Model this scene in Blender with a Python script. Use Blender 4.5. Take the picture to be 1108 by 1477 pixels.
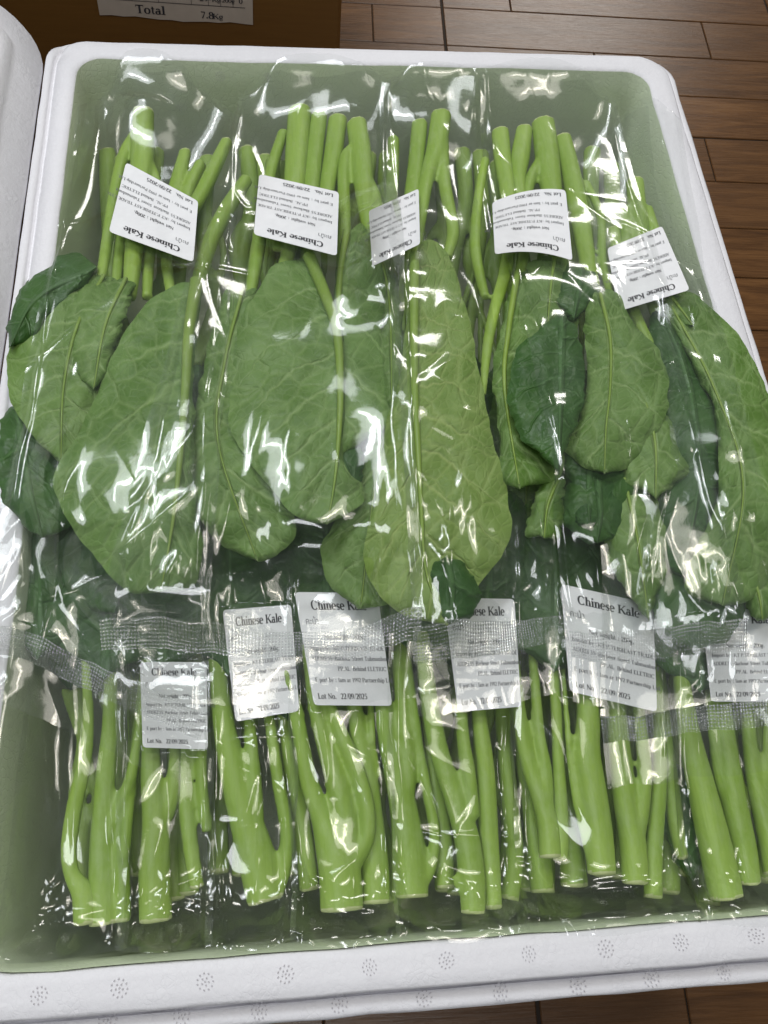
import bpy, math, random
import numpy as np
from mathutils import Vector, Matrix
random.seed(7); RNG = np.random.default_rng(7)
for o in list(bpy.data.objects): bpy.data.objects.remove(o)
S = bpy.context.scene; C = S.collection
R_ = math.radians

# ------------------------------------------------------------------ camera
F_PX, CX, CY = 1290.0, 554.0, 738.5
CAM = np.array([-0.06815, -0.29517, 0.44798])
ROT = np.array([[0.99425635, 0.02730804, -0.10348226],
                [-0.07010024, 0.8967903, -0.43686739],
                [0.08087189, 0.44161231, 0.89355375]])
cd = bpy.data.cameras.new('camera'); cam = bpy.data.objects.new('camera', cd); C.objects.link(cam)
cam.matrix_world = Matrix([list(ROT[i]) + [CAM[i]] for i in range(3)] + [[0, 0, 0, 1]])
cd.sensor_fit = 'VERTICAL'; cd.sensor_height = 36.0; cd.lens = F_PX / 1477 * 36.0
cd.clip_start = 0.01; cd.clip_end = 60
S.camera = cam

# ------------------------------------------------------------------ light
w = bpy.data.worlds.new("World"); S.world = w; w.use_nodes = True
bg = w.node_tree.nodes['Background']; bg.inputs[0].default_value = (0.93, 0.97, 1.0, 1); bg.inputs[1].default_value = 0.115

def area(name, loc, target, sx, sy, power, col):
    l = bpy.data.lights.new(name, 'AREA'); l.shape = 'RECTANGLE'; l.size = sx; l.size_y = sy; l.energy = power; l.color = col
    o = bpy.data.objects.new(name, l); C.objects.link(o); o.location = loc
    d = Vector(target) - Vector(loc); o.rotation_euler = d.to_track_quat('-Z', 'Y').to_euler(); return o
# two bright tubes, each backed by an added dim panel that softens highlights
area('ceiling_or_fill_lamp', (-0.75, 1.25, 2.15), (0, 0, 0), 1.3, 0.07, 14, (0.95, 0.97, 1.0))
area('added_halo_panel', (-0.753, 1.255, 2.158), (0, 0, 0), 1.7, 0.60, 28, (0.93, 0.97, 1.0))
area('ceiling_or_fill_lamp', (0.55, 0.35, 2.2), (0, 0, 0), 0.06, 0.7, 4, (1.0, 0.93, 0.80))
area('added_halo_panel', (0.551, 0.351, 2.206), (0, 0, 0), 0.5, 1.0, 9, (1.0, 0.95, 0.86))
area('ceiling_or_fill_lamp', (1.42, 4.35, 2.2), (0.3, .8, -0.3), 1.2, 0.4, 34, (1.0, 0.97, 0.92))
area('ceiling_or_fill_lamp', (-0.35, -0.9, 2.2), (0, -.2, 0), 1.2, 0.4, 20, (0.95, 0.98, 1.0))  # added front fill that brightens the inner walls; no such fitting known
S.view_settings.view_transform = 'Standard'; S.view_settings.look = 'None'
S.view_settings.exposure = -0.28; S.view_settings.gamma = 1.0
S.render.engine = 'CYCLES'
S.cycles.max_bounces = 10; S.cycles.transparent_max_bounces = 48; S.cycles.use_denoising = True
S.cycles.sample_clamp_indirect = 4.0

# ------------------------------------------------------------------ geometry helpers
def un(px, py, z):
    px, py, z = np.broadcast_arrays(np.asarray(px, float), np.asarray(py, float), np.asarray(z, float))
    d = np.stack([(px - CX) / F_PX, -(py - CY) / F_PX, -np.ones_like(px)], -1) @ ROT.T
    t = (z - CAM[2]) / d[..., 2]
    return CAM + d * t[..., None]
def uny(px, py, Y):
    d = ROT @ np.array([(px - CX) / F_PX, -(py - CY) / F_PX, -1.0]); t = (Y - CAM[1]) / d[1]
    return CAM + d * t
def depth(p): return ((CAM - p) @ ROT)[..., 2]
def tag(o, label=None, cat=None, group=None, kind=None):
    if label: o['label'] = label
    if cat: o['category'] = cat
    if group: o['group'] = group
    if kind: o['kind'] = kind
    return o
def empty(name, loc, label=None, cat=None, group=None, kind=None):
    o = bpy.data.objects.new(name, None); o.location = loc; o.empty_display_size = .02; C.objects.link(o)
    return tag(o, label, cat, group, kind)
def mesh_obj(name, V, Fs, mat, parent=None, smooth=True, uvs=None, attrs=None):
    """V in world coordinates; the object's origin is moved to its parent's."""
    V = np.asarray(V, float)
    if parent is not None: V = V - np.array(parent_origin(parent))
    me = bpy.data.meshes.new(name); me.from_pydata(V.tolist(), [], Fs if isinstance(Fs, list) else Fs.tolist()); me.update()
    if smooth: me.polygons.foreach_set('use_smooth', [True] * len(me.polygons))
    li = None
    for k, uv in (uvs or {}).items():
        l = me.uv_layers.new(name=k)
        if li is None:
            li = np.empty(len(me.loops), int); me.loops.foreach_get('vertex_index', li)
        l.data.foreach_set('uv', np.asarray(uv, float)[li].ravel())
    for k, a in (attrs or {}).items():
        at = me.attributes.new(k, 'FLOAT', 'POINT'); at.data.foreach_set('value', np.asarray(a, float).ravel())
    if mat: me.materials.append(mat)
    o = bpy.data.objects.new(name, me); C.objects.link(o)
    if parent is not None: o.parent = parent
    return o
def parent_origin(p):
    v = Vector(p.location); q = p.parent
    while q is not None: v = v + Vector(q.location); q = q.parent
    return v
def grid_faces(nr, nc):
    i = np.arange(nr - 1)[:, None] * nc + np.arange(nc - 1)[None, :]
    return np.stack([i, i + 1, i + nc + 1, i + nc], -1).reshape(-1, 4)

# numpy gradient noise
_P = RNG.permutation(256); _P = np.concatenate([_P, _P]); _G = RNG.uniform(0, 2 * np.pi, 256)
def pn(x, y, seed=0):
    x = np.asarray(x, float) + seed * 17.37; y = np.asarray(y, float) + seed * 5.11
    xi = np.floor(x).astype(int); yi = np.floor(y).astype(int); xf = x - xi; yf = y - yi
    u = xf ** 3 * (xf * (xf * 6 - 15) + 10); v = yf ** 3 * (yf * (yf * 6 - 15) + 10)
    def g(a, b, dx, dy):
        h = _G[_P[(_P[(xi + a) & 255] + yi + b) & 255]]; return np.cos(h) * dx + np.sin(h) * dy
    n0 = g(0, 0, xf, yf) * (1 - u) + g(1, 0, xf - 1, yf) * u
    n1 = g(0, 1, xf, yf - 1) * (1 - u) + g(1, 1, xf - 1, yf - 1) * u
    return (n0 * (1 - v) + n1 * v) * 1.5
def catmull(P, n):
    P = np.asarray(P, float)
    if len(P) < 3:
        t = np.linspace(0, 1, n)[:, None]; return P[0] * (1 - t) + P[-1] * t
    d = np.r_[0, np.cumsum(np.linalg.norm(np.diff(P[:, :2], axis=0), axis=1))]; d /= d[-1]
    Q = np.vstack([2 * P[0] - P[1], P, 2 * P[-1] - P[-2]])
    t = np.linspace(0, 1, n); k = np.clip(np.searchsorted(d, t, side='right') - 1, 0, len(P) - 2)
    s = ((t - d[k]) / np.maximum(d[k + 1] - d[k], 1e-9))[:, None]
    a, b, c, e = Q[k], Q[k + 1], Q[k + 2], Q[k + 3]
    return .5 * ((2 * b) + (c - a) * s + (2 * a - 5 * b + 4 * c - e) * s ** 2 + (3 * b - a - 3 * c + e) * s ** 3)

# ------------------------------------------------------------------ materials
class NT:
    def __init__(s, name):
        s.m = bpy.data.materials.new(name); s.m.use_nodes = True; s.t = s.m.node_tree; s.n = s.t.nodes
        s.b = s.n.get('Principled BSDF'); s.out = s.n.get('Material Output')
    def add(s, typ, **kw):
        n = s.n.new(typ)
        for k, v in kw.items():
            if k.startswith('i_'):
                key = k[2:]; key = int(key) if key.isdigit() else key.replace('_', ' ')
                s.set(n.inputs[key], v)
            else: setattr(n, k, v)
        return n
    def set(s, inp, v):
        if isinstance(v, bpy.types.NodeSocket): s.t.links.new(v, inp)
        else: inp.default_value = v
    def math(s, op, a, b=None, c=None, clamp=False):
        n = s.n.new('ShaderNodeMath'); n.operation = op; n.use_clamp = clamp
        s.set(n.inputs[0], a)
        if b is not None: s.set(n.inputs[1], b)
        if c is not None: s.set(n.inputs[2], c)
        return n.outputs[0]
    def mix(s, f, a, b):
        n = s.n.new('ShaderNodeMix'); n.data_type = 'RGBA'; s.set(n.inputs[0], f)
        s.set(n.inputs[6], a if isinstance(a, bpy.types.NodeSocket) else (*a, 1)); s.set(n.inputs[7], b if isinstance(b, bpy.types.NodeSocket) else (*b, 1))
        return n.outputs[2]
    def ramp(s, f, stops):
        n = s.n.new('ShaderNodeValToRGB'); s.set(n.inputs[0], f); e = n.color_ramp.elements
        for i, (p, c) in enumerate(stops):
            el = e[i] if i < 2 else e.new(p)
            el.position = p; el.color = (*c, 1) if len(c) == 3 else c
        return n.outputs[0]
    def noise(s, vec, scale, detail=3, rough=.5, dist=0):
        n = s.add('ShaderNodeTexNoise'); s.set(n.inputs['Vector'], vec)
        n.inputs['Scale'].default_value = scale; n.inputs['Detail'].default_value = detail; n.inputs['Roughness'].default_value = rough; n.inputs['Distortion'].default_value = dist
        return n.outputs['Fac']
    def voro(s, vec, scale, feat='DISTANCE_TO_EDGE', out='Distance', rnd=1.0):
        n = s.add('ShaderNodeTexVoronoi', feature=feat); s.set(n.inputs['Vector'], vec); n.inputs['Scale'].default_value = scale
        n.inputs['Randomness'].default_value = rnd
        return n.outputs[out]
    def bump(s, h, strength=.5, dist=.001, normal=None):
        n = s.add('ShaderNodeBump'); s.set(n.inputs['Height'], h); n.inputs['Strength'].default_value = strength; n.inputs['Distance'].default_value = dist
        if normal is not None: s.t.links.new(normal, n.inputs['Normal'])
        return n.outputs['Normal']
    def coord(s, k='Object'): return s.add('ShaderNodeTexCoord').outputs[k]
    def uv(s, k): n = s.add('ShaderNodeUVMap', uv_map=k); return n.outputs[0]
    def sep(s, v): n = s.add('ShaderNodeSeparateXYZ'); s.set(n.inputs[0], v); return n.outputs
    def comb(s, x, y, z=0.0):
        n = s.add('ShaderNodeCombineXYZ'); s.set(n.inputs[0], x); s.set(n.inputs[1], y); s.set(n.inputs[2], z); return n.outputs[0]
    def scale(s, v, sc):
        n = s.add('ShaderNodeVectorMath', operation='MULTIPLY'); s.set(n.inputs[0], v); n.inputs[1].default_value = sc; return n.outputs[0]
    def P(s, **kw):
        for k, v in kw.items():
            if k == 'Color': s.set(s.b.inputs['Base Color'], v if isinstance(v, bpy.types.NodeSocket) else (*v, 1))
            else: s.set(s.b.inputs[k.replace('_', ' ')], v)
        return s.m

def mat_foam():
    t = NT('foam'); co = t.coord()
    e = t.voro(co, 330); e2 = t.voro(co, 330, 'F1', 'Color')
    edge = t.math('SMOOTHSTEP', e, 0.0, 0.12) if False else t.math('MINIMUM', t.math('MULTIPLY', e, 9.0), 1.0)
    n = t.noise(co, 420, 3, .7)
    dome = t.math('SUBTRACT', 1.0, t.math('MULTIPLY', t.voro(co, 300, 'F1'), 1.1))
    h = t.math('ADD', t.math('MULTIPLY', t.math('MULTIPLY', t.math('ADD', dome, t.math('MULTIPLY', edge, .35)), .8), t.ramp(t.noise(co, 60, 2, .5), [(.4, (0, 0, 0)), (.6, (1, 1, 1))])), t.math('MULTIPLY', n, .9))
    col = t.mix(t.math('MULTIPLY', t.noise(co, 9, 4, .6), .8), (.80, .79, .82), (.72, .71, .74))
    col = t.mix(t.math('MULTIPLY', t.math('SUBTRACT', 1.0, edge), .05), col, (.45, .42, .45))
    cell = t.sep(e2)[0]
    col = t.mix(t.math('MULTIPLY', cell, .06), col, (.55, .53, .58))
    return t.P(Color=col, Roughness=.55, Normal=t.bump(h, .34, .0007), Specular_IOR_Level=.35)
def mat_liner():
    t = NT('sage_liner'); co = t.coord()
    n = t.noise(co, 14, 5, .6); cell = t.voro(co, 240)
    col = t.mix(n, (.60, .68, .48), (.76, .83, .65))
    h = t.math('ADD', t.math('MULTIPLY', n, 1.5), t.math('MINIMUM', t.math('MULTIPLY', cell, 6.0), .5))
    return t.P(Color=col, Roughness=.42, Normal=t.bump(h, .4, .001))
def mat_card():
    t = NT('cardboard'); co = t.coord(); n = t.noise(t.scale(co, (1, 1, 14)), 30, 4, .6)
    return t.P(Color=t.mix(n, (.125, .055, .009), (.175, .080, .015)), Roughness=.6, Specular_IOR_Level=.3, Normal=t.bump(n, .15, .0006))
def mat_wood():
    t = NT('wood_tile'); co = t.coord(); oi = t.add('ShaderNodeObjectInfo').outputs
    rnd = oi['Random']; loc = t.scale(t.comb(t.math('MULTIPLY', rnd, 37.0), t.math('MULTIPLY', rnd, 91.0), 0.0), (1, 1, 1))
    v = t.add('ShaderNodeVectorMath', operation='ADD'); t.set(v.inputs[0], co); t.set(v.inputs[1], loc)
    st = t.scale(v.outputs[0], (1.0, 9.0, 1.0))
    g = t.noise(st, 7, 6, .62, 1.2); f = t.noise(t.scale(v.outputs[0], (1, 26, 1)), 22, 5, .7, .3)
    big = t.noise(v.outputs[0], 5, 3, .5)
    k = t.math('ADD', t.math('MULTIPLY', g, .65), t.math('MULTIPLY', f, .35))
    col = t.ramp(k, [(.30, (.028, .010, .003)), (.45, (.080, .033, .009)), (.57, (.145, .064, .019)), (.72, (.225, .108, .036))])
    col = t.mix(t.math('MULTIPLY', rnd, .45), col, (.085, .045, .02))
    col = t.mix(t.math('MULTIPLY', big, .35), col, (.19, .088, .030))
    rough = t.math('ADD', .18, t.math('MULTIPLY', f, .2))
    return t.P(Color=col, Roughness=rough, Normal=t.bump(f, .25, .0006), Specular_IOR_Level=.45)
def simple(name, col, rough=.6, **kw):
    t = NT(name); co = t.coord(); n = t.noise(co, 90, 3, .6)
    c2 = tuple(x * .8 for x in col)
    return t.P(Color=t.mix(n, c2, col), Roughness=rough, **kw)

def mat_leaf(name, under, base, base2, vein, tint):
    """lamina with midrib, arching side veins and a fine net; UV 'lw' is metres along / across the midrib"""
    t = NT(name); uv = t.uv('lw'); nv = t.uv('nv')
    rnd = t.add('ShaderNodeObjectInfo').outputs['Random']
    off = t.comb(t.math('MULTIPLY', rnd, 3.7), t.math('MULTIPLY', rnd, 8.3))
    va = t.add('ShaderNodeVectorMath', operation='ADD'); t.set(va.inputs[0], uv); t.set(va.inputs[1], off); p = va.outputs[0]
    l, wd, _ = t.sep(uv); un_, ev, _ = t.sep(nv)
    aw = t.math('ABSOLUTE', wd); side = t.math('GREATER_THAN', wd, 0.0); aev = t.math('ABSOLUTE', ev)
    dist = t.math('MULTIPLY', t.math('SUBTRACT', t.noise(p, 30, 3, .55), .5), .026)
    path = t.math('SUBTRACT', t.math('SUBTRACT', l, t.math('MULTIPLY', aw, .62)), t.math('MULTIPLY', t.math('MULTIPLY', aw, aw), 4.5))
    path = t.math('ADD', path, dist)
    sp = .027
    q = t.math('ADD', t.math('ADD', t.math('DIVIDE', t.math('MULTIPLY', path, t.math('MULTIPLY_ADD', rnd, .5, .75)), sp), t.math('MULTIPLY', side, .45)), t.math('MULTIPLY', rnd, 5.0))
    fr = t.math('ABSOLUTE', t.math('SUBTRACT', t.math('FRACT', q), .5))
    dsec = t.math('MULTIPLY', fr, sp * .75)
    wsec = t.math('MULTIPLY_ADD', aev, -.0012, .0019)                 # side vein half width
    wmid = t.math('MULTIPLY_ADD', un_, -.0026, .0032)
    def prof(d, wv): # 1 at centre -> 0
        x = t.math('DIVIDE', d, wv); return t.math('SUBTRACT', 1.0, t.math('MINIMUM', x, 1.0))
    sec = t.math('MULTIPLY', prof(dsec, wsec), t.math('SUBTRACT', 1.0, t.math('MULTIPLY', t.math('POWER', aev, 3.0), .9)))
    mid = prof(aw, wmid)
    dn = t.noise(p, 60, 2, .5)
    pd = t.add('ShaderNodeVectorMath', operation='ADD'); t.set(pd.inputs[0], p); t.set(pd.inputs[1], t.comb(t.math('MULTIPLY', dn, .01), t.math('MULTIPLY', dn, -.007)))
    v1 = t.voro(pd.outputs[0], 62); v2 = t.voro(pd.outputs[0], 210)
    c1 = t.math('SUBTRACT', 1.0, t.math('MINIMUM', t.math('MULTIPLY', v1, 9.0), 1.0))
    c2 = t.math('SUBTRACT', 1.0, t.math('MINIMUM', t.math('MULTIPLY', v2, 7.0), 1.0))
    patch = t.noise(p, 26, 4, .6); fine = t.noise(p, 260, 3, .6)
    blot = t.ramp(patch, [(.42, (0, 0, 0)), (.60, (1, 1, 1))])
    col = t.mix(blot, base, base2)
    col = t.mix(t.math('MULTIPLY', fine, .25), col, tint)
    col = t.mix(t.math('MULTIPLY', t.noise(p, 9, 2, .5), t.math('MULTIPLY', rnd, .5)), col, tint)
    sm = .75 if not under else .80
    col = t.mix(t.math('MULTIPLY', c2, .16 if under else .08), col, vein)
    col = t.mix(t.math('MULTIPLY', c1, .22 if not under else .34), col, vein)
    col = t.mix(t.math('MULTIPLY', sec, sm), col, vein)
    col = t.mix(t.math('MINIMUM', t.math('MULTIPLY', mid, 2.0), 1.0), col, vein)
    s = 1.0 if under else -.8
    h = t.math('ADD', t.math('MULTIPLY', sec, (.45 if under else .9) * s), t.math('MULTIPLY', mid, 1.6 * s))
    h = t.math('ADD', h, t.math('MULTIPLY', c1, .40 * s)); h = t.math('ADD', h, t.math('MULTIPLY', c2, .13 * s))
    h = t.math('ADD', h, t.math('MULTIPLY', patch, 1.6))
    m = t.P(Color=col, Roughness=.50 if under else .40, Normal=t.bump(h, .85 if under else .8, .0015), Specular_IOR_Level=.35)
    tr = t.add('ShaderNodeBsdfTranslucent'); t.set(tr.inputs[0], t.mix(.5, col, (.25, .45, .05)))
    mx = t.add('ShaderNodeMixShader'); mx.inputs[0].default_value = .12
    t.t.links.new(t.b.outputs[0], mx.inputs[1]); t.t.links.new(tr.outputs[0], mx.inputs[2]); t.t.links.new(mx.outputs[0], t.out.inputs[0])
    return m
def mat_stem(name='kale_stem', k=1.0):
    t = NT(name); co = t.coord(); cut = t.add('ShaderNodeAttribute', attribute_name='cut').outputs['Fac']
    rnd = t.add('ShaderNodeObjectInfo').outputs['Random']
    st = t.noise(t.scale(co, (1, .07, 1)), 330, 4, .65); n = t.noise(co, 22, 3, .5)
    col = t.mix(n, (.25 * k, .40 * k, .050 * k), (.40 * k, .54 * k, .105 * k))
    col = t.mix(t.math('MULTIPLY', rnd, .50), col, (.19 * k, .31 * k, .035 * k))
    col = t.mix(t.ramp(st, [(.42, (0, 0, 0)), (.62, (.30, .30, .30))]), col, (.20 * k, .31 * k, .05 * k))
    bloom = t.ramp(t.noise(t.scale(co, (1, .45, 1)), 120, 5, .7), [(.48, (0, 0, 0)), (.66, (.42, .42, .42))])
    col = t.mix(bloom, col, (.40 * k, .50 * k, .22 * k))
    near = t.math('MINIMUM', cut, 1.0)
    col = t.mix(t.math('MULTIPLY', near, .35), col, (.46, .60, .17))
    col = t.mix(t.math('GREATER_THAN', cut, 1.5), col, (.60, .62, .34))
    sp = t.ramp(t.noise(co, 130, 2, .5), [(.70, (0, 0, 0)), (.76, (1, 1, 1))])
    col = t.mix(t.math('MULTIPLY', sp, .2), col, (.45, .5, .25))
    big = t.noise(t.scale(co, (1, .5, 1)), 55, 3, .55)
    col = t.mix(t.math('MULTIPLY', big, .55), col, (.18 * k, .32 * k, .038 * k))
    t.P(Color=col, Roughness=.44, Normal=t.bump(t.math('ADD', st, t.math('MULTIPLY', big, 2.5)), .4, .0010), Specular_IOR_Level=.45)
    t.b.inputs['Subsurface Weight'].default_value = .0
    return t.m
def mat_film(name, haze, gloss, kind='film'):
    t = NT(name); co = t.coord(); uv = t.uv('m') if kind == 'seal' else co
    if kind == 'seal':
        a = t.sep(uv)
        sx = t.math('SINE', t.math('MULTIPLY', a[0], 2 * math.pi / .0015)); sy = t.math('SINE', t.math('MULTIPLY', a[1], 2 * math.pi / .0018))
        g = t.math('ADD', sx, sy); n = t.noise(co, 320, 2, .6); n2 = t.noise(co, 55, 3, .6)
        h = t.math('ADD', t.math('MULTIPLY', g, .5), t.math('ADD', t.math('MULTIPLY', n, 1.0), t.math('MULTIPLY', n2, 3.0)))
        nor = t.bump(h, .9, .0006)
        sparkle_dots = t.math('MULTIPLY', t.math('GREATER_THAN', t.math('ADD', t.math('ADD', sx, sy), t.math('MULTIPLY', n, .9)), 1.25), 1.0)  # embossed dots, their sparkle put in as whitish colour
        band = t.ramp(n2, [(.40, (.15, .15, .15)), (.62, (1.3, 1.3, 1.3))])
        hz = t.math('MULTIPLY', t.math('ADD', haze, t.math('MULTIPLY', sparkle_dots, .36)), t.sep(band)[0])
        rough = .16
    else:
        n = t.noise(co, 150, 2, .5); n2 = t.noise(co, 520, 2, .6)
        h = t.math('ADD', t.math('MULTIPLY', n, 1.0), t.math('MULTIPLY', n2, .07))
        nor = t.bump(h, .06, .0010); hz = t.math('MULTIPLY', t.math('POWER', t.noise(co, 26, 4, .65), 2.0), haze * 4)
        rough = .085
    lw = t.add('ShaderNodeLayerWeight'); lw.inputs[0].default_value = .5; t.t.links.new(nor, lw.inputs['Normal'])
    f = t.math('MULTIPLY_ADD', t.math('POWER', lw.outputs['Facing'], 4.0), .75, gloss, clamp=True)
    tr = t.add('ShaderNodeBsdfTransparent'); tr.inputs[0].default_value = (.985, .99, .985, 1)
    gl = t.add('ShaderNodeBsdfGlossy'); gl.inputs['Roughness'].default_value = rough; gl.inputs[0].default_value = (1, 1, 1, 1); t.t.links.new(nor, gl.inputs['Normal'])
    df = t.add('ShaderNodeBsdfDiffuse'); df.inputs[0].default_value = (.80, .83, .84, 1)
    if kind == 'seal': t.t.links.new(nor, df.inputs['Normal'])
    m1 = t.add('ShaderNodeMixShader'); t.set(m1.inputs[0], hz); t.t.links.new(tr.outputs[0], m1.inputs[1]); t.t.links.new(df.outputs[0], m1.inputs[2])
    g2 = t.add('ShaderNodeBsdfGlossy'); g2.inputs['Roughness'].default_value = .30; g2.inputs[0].default_value = (.9, .95, 1, 1); t.t.links.new(nor, g2.inputs['Normal'])
    mg = t.add('ShaderNodeMixShader'); mg.inputs[0].default_value = .10; t.t.links.new(gl.outputs[0], mg.inputs[1]); t.t.links.new(g2.outputs[0], mg.inputs[2])
    m2 = t.add('ShaderNodeMixShader'); t.set(m2.inputs[0], f); t.t.links.new(m1.outputs[0], m2.inputs[1]); t.t.links.new(mg.outputs[0], m2.inputs[2])
    t.t.links.new(m2.outputs[0], t.out.inputs[0]); t.n.remove(t.b)
    return t.m
M = dict(foam=mat_foam(), liner=mat_liner(), card=mat_card(), wood=mat_wood(),
         grout=simple('tile_grout', (.03, .02, .013), .9), paper=simple('label_paper', (.88, .88, .90), .5), oldpaper=simple('delivery_paper', (.50, .42, .34), .7),
         ink=simple('black_ink', (.035, .033, .04), .6), inkgrey=simple('grey_ink', (.13, .13, .14), .6), dent_shade=simple('vent_dent_shade', (.60, .58, .61), .8),  # vent dots coloured darker than the foam for the shade inside dents
         under=mat_leaf('leaf_underside', True, (.142, .255, .062), (.080, .172, .024), (.28, .40, .15), (.18, .28, .07)),
         yunder=mat_leaf('leaf_underside_yellowish', True, (.20, .315, .070), (.135, .245, .036), (.36, .46, .15), (.22, .31, .07)),
         upper=mat_leaf('leaf_upper_side', False, (.030, .088, .018), (.050, .130, .020), (.10, .20, .070), (.045, .105, .03)),
         rib=mat_stem('leaf_rib', .80), stem=mat_stem(), stem_shaded=mat_stem('shaded_stem', .9),  # last one: stem colour darkened to put in the shade of deep stalks
         film=mat_film('clear_film', .009, .055), seal=mat_film('embossed_seal', .06, .20, 'seal'))

# ------------------------------------------------------------------ floor of wood-look tiles
FZ = -0.300; FROT = R_(-2.1)
floor = empty('floor', (0, 0, FZ), kind='structure'); floor.rotation_euler[2] = FROT
def chamfer_box(x0, x1, y0, y1, z0, z1, c):
    V = [(x0, y0, z0), (x1, y0, z0), (x1, y1, z0), (x0, y1, z0), (x0, y0, z1 - c), (x1, y0, z1 - c), (x1, y1, z1 - c), (x0, y1, z1 - c),
         (x0 + c, y0 + c, z1), (x1 - c, y0 + c, z1), (x1 - c, y1 - c, z1), (x0 + c, y1 - c, z1)]
    Fc = [(3, 2, 1, 0), (8, 9, 10, 11)] + [(a, (a + 1) % 4, 4 + (a + 1) % 4, 4 + a) for a in range(4)] + [(4 + a, 4 + (a + 1) % 4, 8 + (a + 1) % 4, 8 + a) for a in range(4)]
    return V, Fc
gs = mesh_obj('subfloor', [(-3, -3, -.302), (4, -3, -.302), (4, 7, -.302), (-3, 7, -.302)], [(0, 1, 2, 3)], M['grout'], None, False)
gs.parent = floor; gs.location = (0, 0, -FZ)
PW, T0 = .0734, .117
fixed = {10: [.468], 9: [.31], 11: [.209], 7: [.429], 8: [.25], 6: [.33], 5: [.50], 4: [.22], 3: [.40]}
nplank = 0
for row in range(-12, 26):
    tile_row = (row - 8) // 6
    for k in range(-3, 4):
        xa, xb = T0 + .4525 * k, T0 + .4525 * (k + 1)
        if (row < -2 or row > 18 or k < -1 or k > 1) and not (row < 25 and row > -9 and -2 <= k <= 2): continue
        cut = fixed[row][0] if k == 0 and row in fixed else (.025 if (k == -1 and row == 10) else random.uniform(xa + .08, xb - .08))
        ya, yb = row * PW, (row + 1) * PW
        gl = .0014 if (row - 8) % 6 == 0 else .0006; gh = .0014 if (row - 7) % 6 == 0 else .0006
        for (a, b, ga, gb) in ((xa, cut, .0016, .0006), (cut, xb, .0006, .0016)):
            cx, cy = (a + b) / 2, (ya + yb) / 2
            V, Fc = chamfer_box(a + ga - cx, b - gb - cx, ya + gl - cy, yb - gh - cy, -.008, random.uniform(-.0002, .0002), .0008)
            me = bpy.data.meshes.new('plank'); me.from_pydata(V, [], Fc); me.materials.append(M['wood'])
            o = bpy.data.objects.new('plank', me); C.objects.link(o); o.parent = floor; o.location = (cx, cy, 0); nplank += 1

# ------------------------------------------------------------------ foam box
IX, IY = .2105, .2933          # inner half sizes at the rim
box = empty('foam_box', (0, 0, FZ), 'open white foam box packed with bagged kale', 'foam box')
def perim(off, n_c=10, rad=.017, nx=22, ny=30):
    """rounded-rectangle perimeter of the opening offset outward by off: points and outward normals"""
    pts, nor = [], []
    r = max(rad + off * .3, .004); hx, hy = IX + off, IY + off
    cs = [(hx - r, hy - r, 0), (-hx + r, hy - r, 90), (-hx + r, -hy + r, 180), (hx - r, -hy + r, 270)]
    for i, (cx, cy, a0) in enumerate(cs):
        for k in range(n_c + 1):
            a = R_(a0 + 90 * k / n_c); pts.append((cx + r * math.cos(a), cy + r * math.sin(a))); nor.append((math.cos(a), math.sin(a)))
        nx_ = cs[(i + 1) % 4]; m = ny if i % 2 else nx
        p0 = pts[-1]; a1 = R_(nx_[2]); p1 = (nx_[0] + r * math.cos(a1), nx_[1] + r * math.sin(a1))
        for k in range(1, m): pts.append((p0[0] + (p1[0] - p0[0]) * k / m, p0[1] + (p1[1] - p0[1]) * k / m)); nor.append((math.cos(a1), math.sin(a1)))
    return np.array(pts), np.array(nor)
def ring(profile, name, mat, parent, jit=0.0, cap=None):
    V = []; N = None
    for (off, z, loff, lz) in profile:
        P, Nn = perim(off); PL, _ = perim(loff)
        wl = np.clip((-Nn[:, 0] - .55) / .4, 0, 1)[:, None]
        Q = P * (1 - wl) + PL * wl; zz = z * (1 - wl[:, 0]) + lz * wl[:, 0]
        if jit:
            Q = Q + Nn * (pn(Q[:, 0] * 60, Q[:, 1] * 60, int(abs(off) * 1000) % 7)[:, None] * jit + pn(Q[:, 0] * 190, Q[:, 1] * 190, 3)[:, None] * jit * .6)
            zz = zz + pn(Q[:, 0] * 50, Q[:, 1] * 50, 9) * jit * .6
        V.append(np.c_[Q, zz]); N = len(Q)
    Fs = []
    for a in range(len(profile) - 1):
        for i in range(N): Fs.append((a * N + i, (a + 1) * N + i, (a + 1) * N + (i + 1) % N, a * N + (i + 1) % N))
    if cap is not None: Fs.append(tuple(range(cap * N, cap * N + N))[::-1])
    return mesh_obj(name, np.vstack(V), Fs, mat, parent)
prof = [(.0010, -.012), (.0008, -.002), (.0022, -.0002), (.006, 0), (.012, .0002), (.0178, 0), (.0193, -.0012), (.0197, -.0135), (.0207, -.0135), (.0209, -.0086), (.0270, -.0082), (.0285, -.0095), (.0288, -.040), (.0225, -.043), (.0215, -.10), (.020, -.298)]
left = [(.0010, -.012), (.0008, -.002), (.0022, -.0002), (.006, 0), (.0145, 0), (.0150, -.0030), (.0172, -.0032), (.0178, -.0008), (.0190, 0), (.0226, 0), (.0231, -.0006), (.0232, -.006), (.0232, -.040), (.0222, -.043), (.0215, -.10), (.020, -.298)]
body = ring([(a[0], a[1], b[0], b[1]) for a, b in zip(prof, left)], 'body', M['foam'], box, .0005)
lin = [(.0006, -.0005), (.0, -.0030), (-.0015, -.015), (-.004, -.06), (-.008, -.14), (-.012, -.255), (-.03, -.262)]
liner = ring([(a, z, a, z) for a, z in lin], 'liner', M['liner'], box, .0006, cap=len(lin) - 1)
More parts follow.
